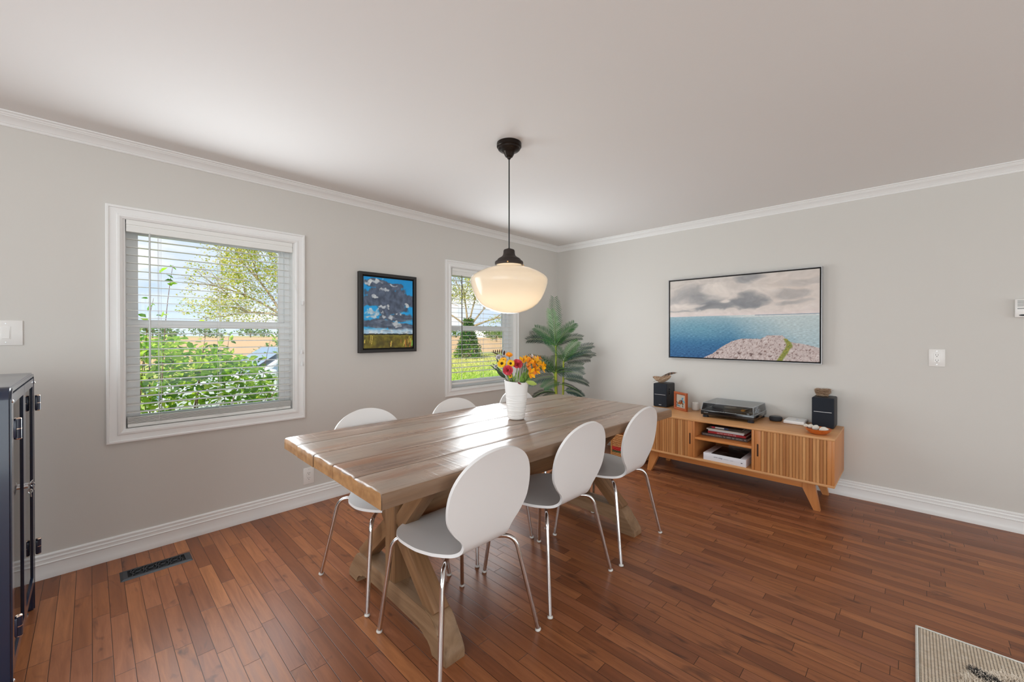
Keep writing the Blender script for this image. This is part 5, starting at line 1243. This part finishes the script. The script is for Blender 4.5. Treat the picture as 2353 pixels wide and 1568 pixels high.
def pile(mm, cx, cy_, rx_, ry_, n, rot=0):
    for k in range(n):
        r_ = math.sqrt(rnd.random()); a = rnd.uniform(0,2*pi); u, w = r_*cos(a)*rx_, r_*sin(a)*ry_; x, y = cx+u*cos(rot)-w*sin(rot), cy_+u*sin(rot)+w*cos(rot)
        ln_ = rnd.uniform(.018,.032); az = rnd.uniform(0,2*pi); t = Vector((x+ln_*.8*cos(az), y+ln_*.8*sin(az), .010+ln_*.5)); wv = .0016
        mm._add([(x-wv*sin(az),y+wv*cos(az),.009),(x+wv*sin(az),y-wv*cos(az),.009),(t.x+wv*.4*sin(az),t.y-wv*.4*cos(az),t.z),(t.x-wv*.4*sin(az),t.y+wv*.4*cos(az),t.z)], [(0,1,2,3)])
pile(m, -.34, -.31, .205, .19, 11000); pile(m, -.66,-.52,.3,.3,6000); pile(mk, -.222, -.182, .036, .010, 900, R(62))
pl_ = m.build('shaggy_pile', M_pile, rug, smooth=0); pl_['kind'] = 'stuff'; q_ = mk.build('dark_mark', M_mark, rug, smooth=0); q_['kind'] = 'stuff'
# ---------------------------------------------------------------- outside: ground, shrubs, trees, car
GZ = -.5
M_gr = mat('ground_cover', rough=.95, spec=.1); g = NT(M_gr)
va = g.n('TexCoord'); sp = g.n('SeparateXYZ'); g.t.links.new(va.outputs['Object'], sp.inputs[0])
nb_ = g.noise(g.coord('Object'), .12, 4); yy = g.math('ADD', sp.outputs[1], g.math('MULTIPLY', g.math('SUBTRACT', nb_, .5), 5.0))
yn = g.math('DIVIDE', yy, 300.0)
c = g.ramp(yn, [(0, lin((150,182,74))), (.030, lin((158,188,80))), (.040, lin((196,196,116))), (.086, lin((204,196,124))), (.092, lin((206,166,124))), (.80, lin((208,170,130))), (.84, lin((150,168,96)))])
nf_ = g.noise(g.coord('Object'), 4.0, 6, .7); c = g.mix(g.ramp(nf_, [(.35,.45),(.65,0.0)]), c, lin((120,134,60))); c = g.mix(.5, c, g.ramp(yn, [(.088, lin((150,170,80))), (.094, lin((208,168,126)))]))
g.set(P(M_gr)['Base Color'], c)
m = MB(); m.box((-220,.30,GZ-1),(330,420,GZ)); struct(m.build('ground', M_gr, smooth=0))
def leafmat(name, tones, tr=.45):
    m_ = bpy.data.materials.new(name); m_.use_nodes = True; g = NT(m_); g.t.nodes.clear(); out = g.n('OutputMaterial'); df = g.n('BsdfDiffuse'); tl = g.n('BsdfTranslucent'); ms = g.n('MixShader'); ms.inputs[0].default_value = tr
    at = g.n('Attribute'); at.attribute_name = 'tone'
    c = g.ramp(at.outputs['Fac'], [(i/(len(tones)-1), lin(t)) for i,t in enumerate(tones)])
    g.set(df.inputs[0], c); g.set(tl.inputs[0], c); g.t.links.new(df.outputs[0], ms.inputs[1]); g.t.links.new(tl.outputs[0], ms.inputs[2]); g.t.links.new(ms.outputs[0], out.inputs[0]); return m_
def leaves(name, pts, size, m_, parent=None, rnd=None, asp=.62, fold=.12, quad=False):
    """foliage as one mesh: small folded leaves, each with its own tone"""
    me = bpy.data.meshes.new(name); V = []; F = []; T = []
    for p in pts:
        s = size*rnd.uniform(.7,1.25); d = Vector((rnd.gauss(0,1),rnd.gauss(0,1),rnd.gauss(-.25,.6))).normalized(); w = d.cross(Vector((rnd.gauss(0,.5),rnd.gauss(0,.5),1))).normalized(); u = w.cross(d); b = len(V); t = rnd.random()
        if quad: V += [p, p+d*s*.5+w*s*asp*.5, p+d*s, p+d*s*.5-w*s*asp*.5]; F.append((b,b+1,b+2,b+3)); T += [t]*4
        else:
            V += [p, p+d*s*.35+w*s*asp*.5+u*s*fold, p+d*s*.72+w*s*asp*.36+u*s*fold, p+d*s, p+d*s*.72-w*s*asp*.36+u*s*fold, p+d*s*.35-w*s*asp*.5+u*s*fold, p+d*s*.5]
            F += [(b,b+1,b+6),(b+1,b+2,b+6),(b+2,b+3,b+6),(b+3,b+4,b+6),(b+4,b+5,b+6),(b+5,b,b+6)]; T += [t]*7
    me.from_pydata([tuple(v) for v in V], [], F); a = me.attributes.new('tone','FLOAT','POINT'); a.data.foreach_set('value', T); me.materials.append(m_)
    o = bpy.data.objects.new(name, me); COL.objects.link(o)
    if parent is not None: o.parent = parent
    return o
M_bark = vary('bark', (126,104,80), (176,156,126), 6, (3,3,1), .9); M_twig = smat('twig', (112,74,50), rough=.8)
L_bush = leafmat('shrub_leaf', [(70,116,30),(118,166,44),(164,200,62),(204,220,92)])
L_dark = leafmat('ivy_leaf', [(44,84,26),(84,132,40),(140,178,62)])
L_yel = leafmat('ash_leaf', [(142,166,62),(186,194,84),(214,206,112),(226,214,130)], .5)
L_far = leafmat('far_leaf', [(76,112,48),(112,146,64),(150,172,88)])
rnd = random.Random(31)
# leafy shrub right outside the big window
sh = thing('leafy_shrub', 'broad leaved green shrub pressed against the big window', 'shrub', (-3.9,1.45,GZ)); pts = []
def shtop(x, y): return 1.36-.10*max(0,x+4.1)-.24*max(0,x+3.6)**1.2*1.8-.35*max(0,x+3.25)-.10*abs(y-1.4)
while len(pts) < 5600:
    x, y = rnd.uniform(-5.3,-2.55), rnd.uniform(.75,2.3); zt_ = shtop(x,y); z = zt_-abs(rnd.gauss(0,.42))-.03
    if z < GZ+.1 or mnoise.noise(Vector((x*3.2,y*3.2,z*3.2))) < -.16: continue
    pts.append(Vector((x+3.9,y-1.45,z-GZ)))
tw = []
for (x,y,zt_) in ((-4.02,1.2,1.55),(-3.93,1.35,1.62),(-3.80,1.2,1.90),(-3.30,1.5,1.32),(-3.0,1.5,1.25),(-4.2,1.4,1.6),(-3.55,1.3,1.38)):
    q = bez((x+3.9-.05,y-1.45,.5),(x+3.9-.08,y-1.45,(zt_-GZ)*.7),(x+3.9+rnd.uniform(-.02,.05),y-1.45,zt_-GZ),10); tw.append(q)
    for k in range(10): pts.append(q[rnd.randint(6,10)]+Vector((rnd.gauss(0,.03),rnd.gauss(0,.03),rnd.gauss(0,.04))))
leaves('foliage', pts, .068, L_bush, sh, rnd)
m = MB()
for q in tw: m.tube(q, [.006-.0045*i/10 for i in range(11)], 5)
for k in range(26):
    x, y = rnd.uniform(-1.2,1.2), rnd.uniform(-.5,.6); m.tube(bez((x*.4,y*.4,0),(x*.7,y*.8,.8),(x,y,shtop(x-3.9,y+1.45)-GZ-.1),8), [.008-.0006*i for i in range(9)], 5)
m.build('stems', M_twig, sh)
def at(px_, d, z): l = (px_-1176.5)/944.12*d; return Vector((-4.271,-3.333,0))+Vector((.716,.698,0))*d+Vector((.698,-.716,0))*l+Vector((0,0,z))
def crownpts(n, blobs, rnd):
    out = []; tot = sum(b[3]*b[4] for b in blobs)
    for (x,y,z,rx_,rz_) in blobs:
        for k in range(int(n*rx_*rz_/tot)):
            v = Vector((rnd.gauss(0,1),rnd.gauss(0,1),rnd.gauss(0,1))).normalized()*(rnd.random()**.45); p = Vector((x+v.x*rx_,y+v.y*rx_,z+v.z*rz_))
            if mnoise.noise(p*1.15) > -.08: out.append(p)
    return out
def branches(m, base, dirs, r0, rnd, depth=3):
    for d,L_ in dirs:
        e = base+d*L_; q = bez(base, base+d*L_*.5+Vector((rnd.gauss(0,.08),rnd.gauss(0,.08),L_*.06)), e, 6); m.tube(q, [r0*(1-.5*i/6) for i in range(7)], 6, False)
        if depth: branches(m, e, [((d+Vector((rnd.gauss(0,.42),rnd.gauss(0,.42),rnd.gauss(.08,.32)))).normalized(), L_*rnd.uniform(.5,.75)) for _ in range(3)], r0*.5, rnd, depth-1)
# tree with ivy trunk seen in the second window
pB = at(1076, 30, GZ); tb = thing('ash_tree', 'multi stemmed tree with ivy clad trunk seen through the second window', 'tree', pB)
m = MB(); m.tube([(0,0,0),(.05,0,1.2),(0,0,2.3)], [.42,.36,.34], 10)
branches(m, Vector((0,0,2.2)), [(Vector((-.10,.07,1)).normalized(),2.3),(Vector((.16,-.16,1)).normalized(),2.1),(Vector((.5,-.5,.9)).normalized(),1.8),(Vector((-.55,.5,.55)).normalized(),2.0),(Vector((.6,-.6,.32)).normalized(),2.0)], .095, rnd, 3)
m.build('trunk', M_bark, tb)
iv = []
for k in range(3900):
    h_ = rnd.uniform(.05,2.9); r_ = lerp(1.05,.34,clamp((h_-.3)/2.0))*rnd.uniform(.55,1.05); a = rnd.uniform(0,2*pi); iv.append(Vector((r_*cos(a),r_*sin(a),h_)))
leaves('ivy', iv, .17, L_dark, tb, rnd, quad=True)
leaves('foliage', crownpts(9500, [(0,0,4.6,1.5,.8),(-1.0,.9,5.2,1.9,1.2),(.9,-.9,5.4,1.9,1.3),(0,0,6.4,2.2,1.3),(-1.6,1.6,4.6,1.2,.7),(2.4,-2.4,4.2,1.0,.6),(1.6,-1.6,2.7,1.0,.5),(2.6,-2.6,2.9,.9,.55)], rnd), .13, L_yel, tb, rnd, quad=True)
# yellow-green tree filling the upper right of the big window
pA = at(655, 21, GZ); ta = thing('spreading_tree', 'spreading yellow green tree seen through the big window', 'tree', pA)
m = MB(); m.tube([(0,0,0),(.05,0,1.6),(-.1,0,2.8)], [.30,.25,.22], 10)
branches(m, Vector((-.1,0,2.7)), [(Vector((-.70,.72,.55)).normalized(),2.2),(Vector((-.45,.46,.95)).normalized(),2.3),(Vector((.3,-.3,1)).normalized(),2.0),(Vector((-.9,.9,.15)).normalized(),1.8),(Vector((.7,-.7,.5)).normalized(),1.8)], .075, rnd, 3)
m.build('trunk', M_bark, ta)
leaves('foliage', crownpts(27000, [(-1.6,1.65,4.7,2.3,1.9),(-.2,.2,5.7,2.6,2.0),(-2.6,2.7,3.4,1.6,.9),(-1.3,1.3,2.9,1.9,.8),(1.3,-1.3,4.6,2.2,2.0),(-1.2,1.2,6.7,2.4,1.2)], rnd), .125, L_yel, ta, rnd, quad=True)
iv = [Vector((lerp(.5,.32,h_/2.9)*k2*cos(a),lerp(.5,.32,h_/2.9)*k2*sin(a),h_)) for h_,a,k2 in [(rnd.uniform(.2,2.9),rnd.uniform(0,6.28),rnd.uniform(.6,1.1)) for _ in range(1100)]]
leaves('ivy', iv, .15, L_dark, ta, rnd, quad=True)
# round shrub behind the car
p = at(622, 13.5, GZ); rs = thing('round_shrub', 'round green shrub behind the silver car', 'shrub', p)
leaves('foliage', crownpts(2600, [(0,0,.75,.75,.75),(.5,-.5,.7,.7,.7),(-.45,.45,.45,.5,.5),(.1,0,1.2,.5,.42)], rnd), .10, L_far, rs, rnd, quad=True)
m = MB()
for k in range(8): m.tube(bez((0,0,0),(rnd.gauss(0,.1),rnd.gauss(0,.1),.5),(rnd.gauss(0,.4),rnd.gauss(0,.4),1.1),5), .02, 5)
m.build('stems', M_bark, rs)
# distant trees along the far edge of the field
labs = ['far hedge tree at the field edge behind the meeting rail of the big window','far tree on the horizon left of the ivy clad tree','small far tree on the horizon just right of the ivy clad tree','distant tree beside the far white barn','far round tree at the right of the second window','lone tree standing in the field at the right of the second window','distant low tree between the shrub and the spreading tree','distant tree at the left end of the horizon in the big window']
for i,(px_,d,r_,hz_) in enumerate(((470,190,6,4.5),(1045,215,6,4),(1124,175,5,3.5),(1122,262,8,5),(1170,185,6,4.5),(1140,95,2.2,2.2),(575,215,7,4.5),(350,180,8,5))):
    p = at(px_, d, GZ); t = thing('distant_tree', labs[i], 'tree', p, 0, 'trees on the far edge of the field')
    leaves('foliage', crownpts(700, [(0,0,hz_*.75,r_,hz_*.7),(r_*.7,-r_*.7,hz_*.5,r_*.7,hz_*.5)], rnd), r_*.20, L_far, t, rnd, quad=True)
    m = MB(); m.tube([(0,0,0),(0,0,hz_*.8)], .25, 6); m.build('trunk', M_bark, t)
bp = at(1106, 210, GZ); bn = thing('white_barn', 'far white barn on the horizon seen through the second window', 'barn', bp, R(30))
m = MB(); m.box((-9,-5,0),(9,5,3.6)); m.build('wall', smat('barn_white', (236,236,238), rough=.7), bn)
m = MB(); m.prism([(-5.4,3.6),(5.4,3.6),(0,5.4)], -9.3, 9.3, 'x'); m.build('roof', smat('barn_roof', (214,216,222), rough=.5), bn)
# rough grass in front of the field
gp = []
Vv = []; Ff = []; Tt = []
for k in range(9000):
    d = rnd.uniform(11,36); l = rnd.uniform(-.165,.02) if k%3 else rnd.uniform(-.93,-.5); p = Vector((-4.271,-3.333,0))+Vector((.716,.698,0))*d+Vector((.698,-.716,0))*(l*d); 
    if p.y < 1.5: continue
    hgt = rnd.uniform(.05,.18)*(1.2 if p.y > 12 else .8); w_ = rnd.uniform(.015,.035); a = rnd.uniform(0,6.28); b = len(Vv); lx_, ly_ = rnd.gauss(0,.10), rnd.gauss(0,.10)
    Vv += [(p.x-w_*cos(a),p.y-w_*sin(a),GZ),(p.x+w_*cos(a),p.y+w_*sin(a),GZ),(p.x+lx_,p.y+ly_,GZ+hgt)]; Ff.append((b,b+1,b+2)); t = clamp((p.y-8)/7+rnd.gauss(0,.3)); Tt += [t]*3
me = bpy.data.meshes.new('rough_grass'); me.from_pydata(Vv, [], Ff); a = me.attributes.new('tone','FLOAT','POINT'); a.data.foreach_set('value', Tt)
me.materials.append(leafmat('grass_blade', [(150,190,66),(184,204,92),(214,204,130)], .3)); go = bpy.data.objects.new('rough_grass', me); COL.objects.link(go)
tag(go, 'green and straw coloured grass growing before the field', 'grass', None, 'stuff')
# silver car beyond the shrub
M_car = mat('silver_car_paint', lin((226,228,230)), rough=.3, coat=.4); M_tyre = mat('tyre_rubber', lin((28,28,30)), rough=.8); M_cglass = mat('car_glass', lin((120,140,156)), rough=.08, spec=.8)
car = thing('silver_car', 'silver car parked beyond the shrub outside the big window', 'car', (-1.55,5.1,GZ))
side_ = [(-2.15,.42),(-2.12,.78),(-2.02,.98),(-1.35,1.10),(-.95,1.14),(-.30,1.56),(-.05,1.62),(1.1,1.62),(1.75,1.18),(2.1,1.10),(2.15,.75),(2.12,.42)]
m = MB(); nsec = 9; rows = []
for j in range(nsec):
    t = -1+2*j/(nsec-1); wv = .88; row = []
    for (x,z) in side_:
        shrink = 1-.16*clamp((z-1.05)/.55); row.append((x*(1-.03*t*t), t*wv*shrink, z-(.05*t*t if z>1 else 0)))
    row += [(1.75,t*wv,.30),(-1.75,t*wv,.30)]; rows.append(row+[row[0]])
m.grid(rows, nsec, len(rows[0])); m._add(rows[0][:-1], [tuple(range(len(rows[0])-1))]); m._add(rows[-1][:-1], [tuple(range(len(rows[0])-1))]); m.build('body', M_car, car, smooth=30)
m = MB(); m._add([(-.98,-.74,1.155),(-.98,.74,1.155),(-.36,.66,1.555),(-.36,-.66,1.555)], [(0,1,2,3)]); m.bm.transform(Matrix.Translation((-.012,0,.012))); m.build('windshield', M_cglass, car)
for s in (-1,1):
    m = MB(); y0_, y1_ = s*.872, s*.772
    m._add([(-.72,y0_,1.16),(.20,y0_,1.16),(.20,y1_,1.54),(-.28,y1_,1.54)],[(0,1,2,3)]); m.build('side_window', M_cglass, car)
    m = MB(); m._add([(.28,y0_,1.16),(1.35,y0_,1.16),(.98,y1_,1.54),(.28,y1_,1.54)],[(0,1,2,3)]); m.build('side_window', M_cglass, car)
    m = MB(); m.rbox((-.78,s*1.02-.09,1.10),(-.62,s*1.02+.09,1.24),.03); m.build('side_mirror', M_car, car)
    for wx in (-1.35,1.35):
        m = MB(); m.lathe([(.0,-.11),(.20,-.11),(.31,-.10),(.335,-.06),(.335,.06),(.31,.10),(.20,.11),(0,.11)], 28, M=Matrix.Translation((wx,s*.80,.335)) @ Matrix.Rotation(R(90),4,'X')); wh = m.build('wheel', M_tyre, car)
        m = MB(); m.lathe([(0,0),(.19,0),(.20,.012),(.05,.02),(0,.022)], 20, M=Matrix.Translation((wx,s*.912,.335)) @ Matrix.Rotation(R(-90*s),4,'X')); m.build('hubcap', M_alu, wh)
    m = MB(); m.blob((-2.05,s*.62,.88),.09,.16,.07,7); m.build('headlamp', M_cglass, car)
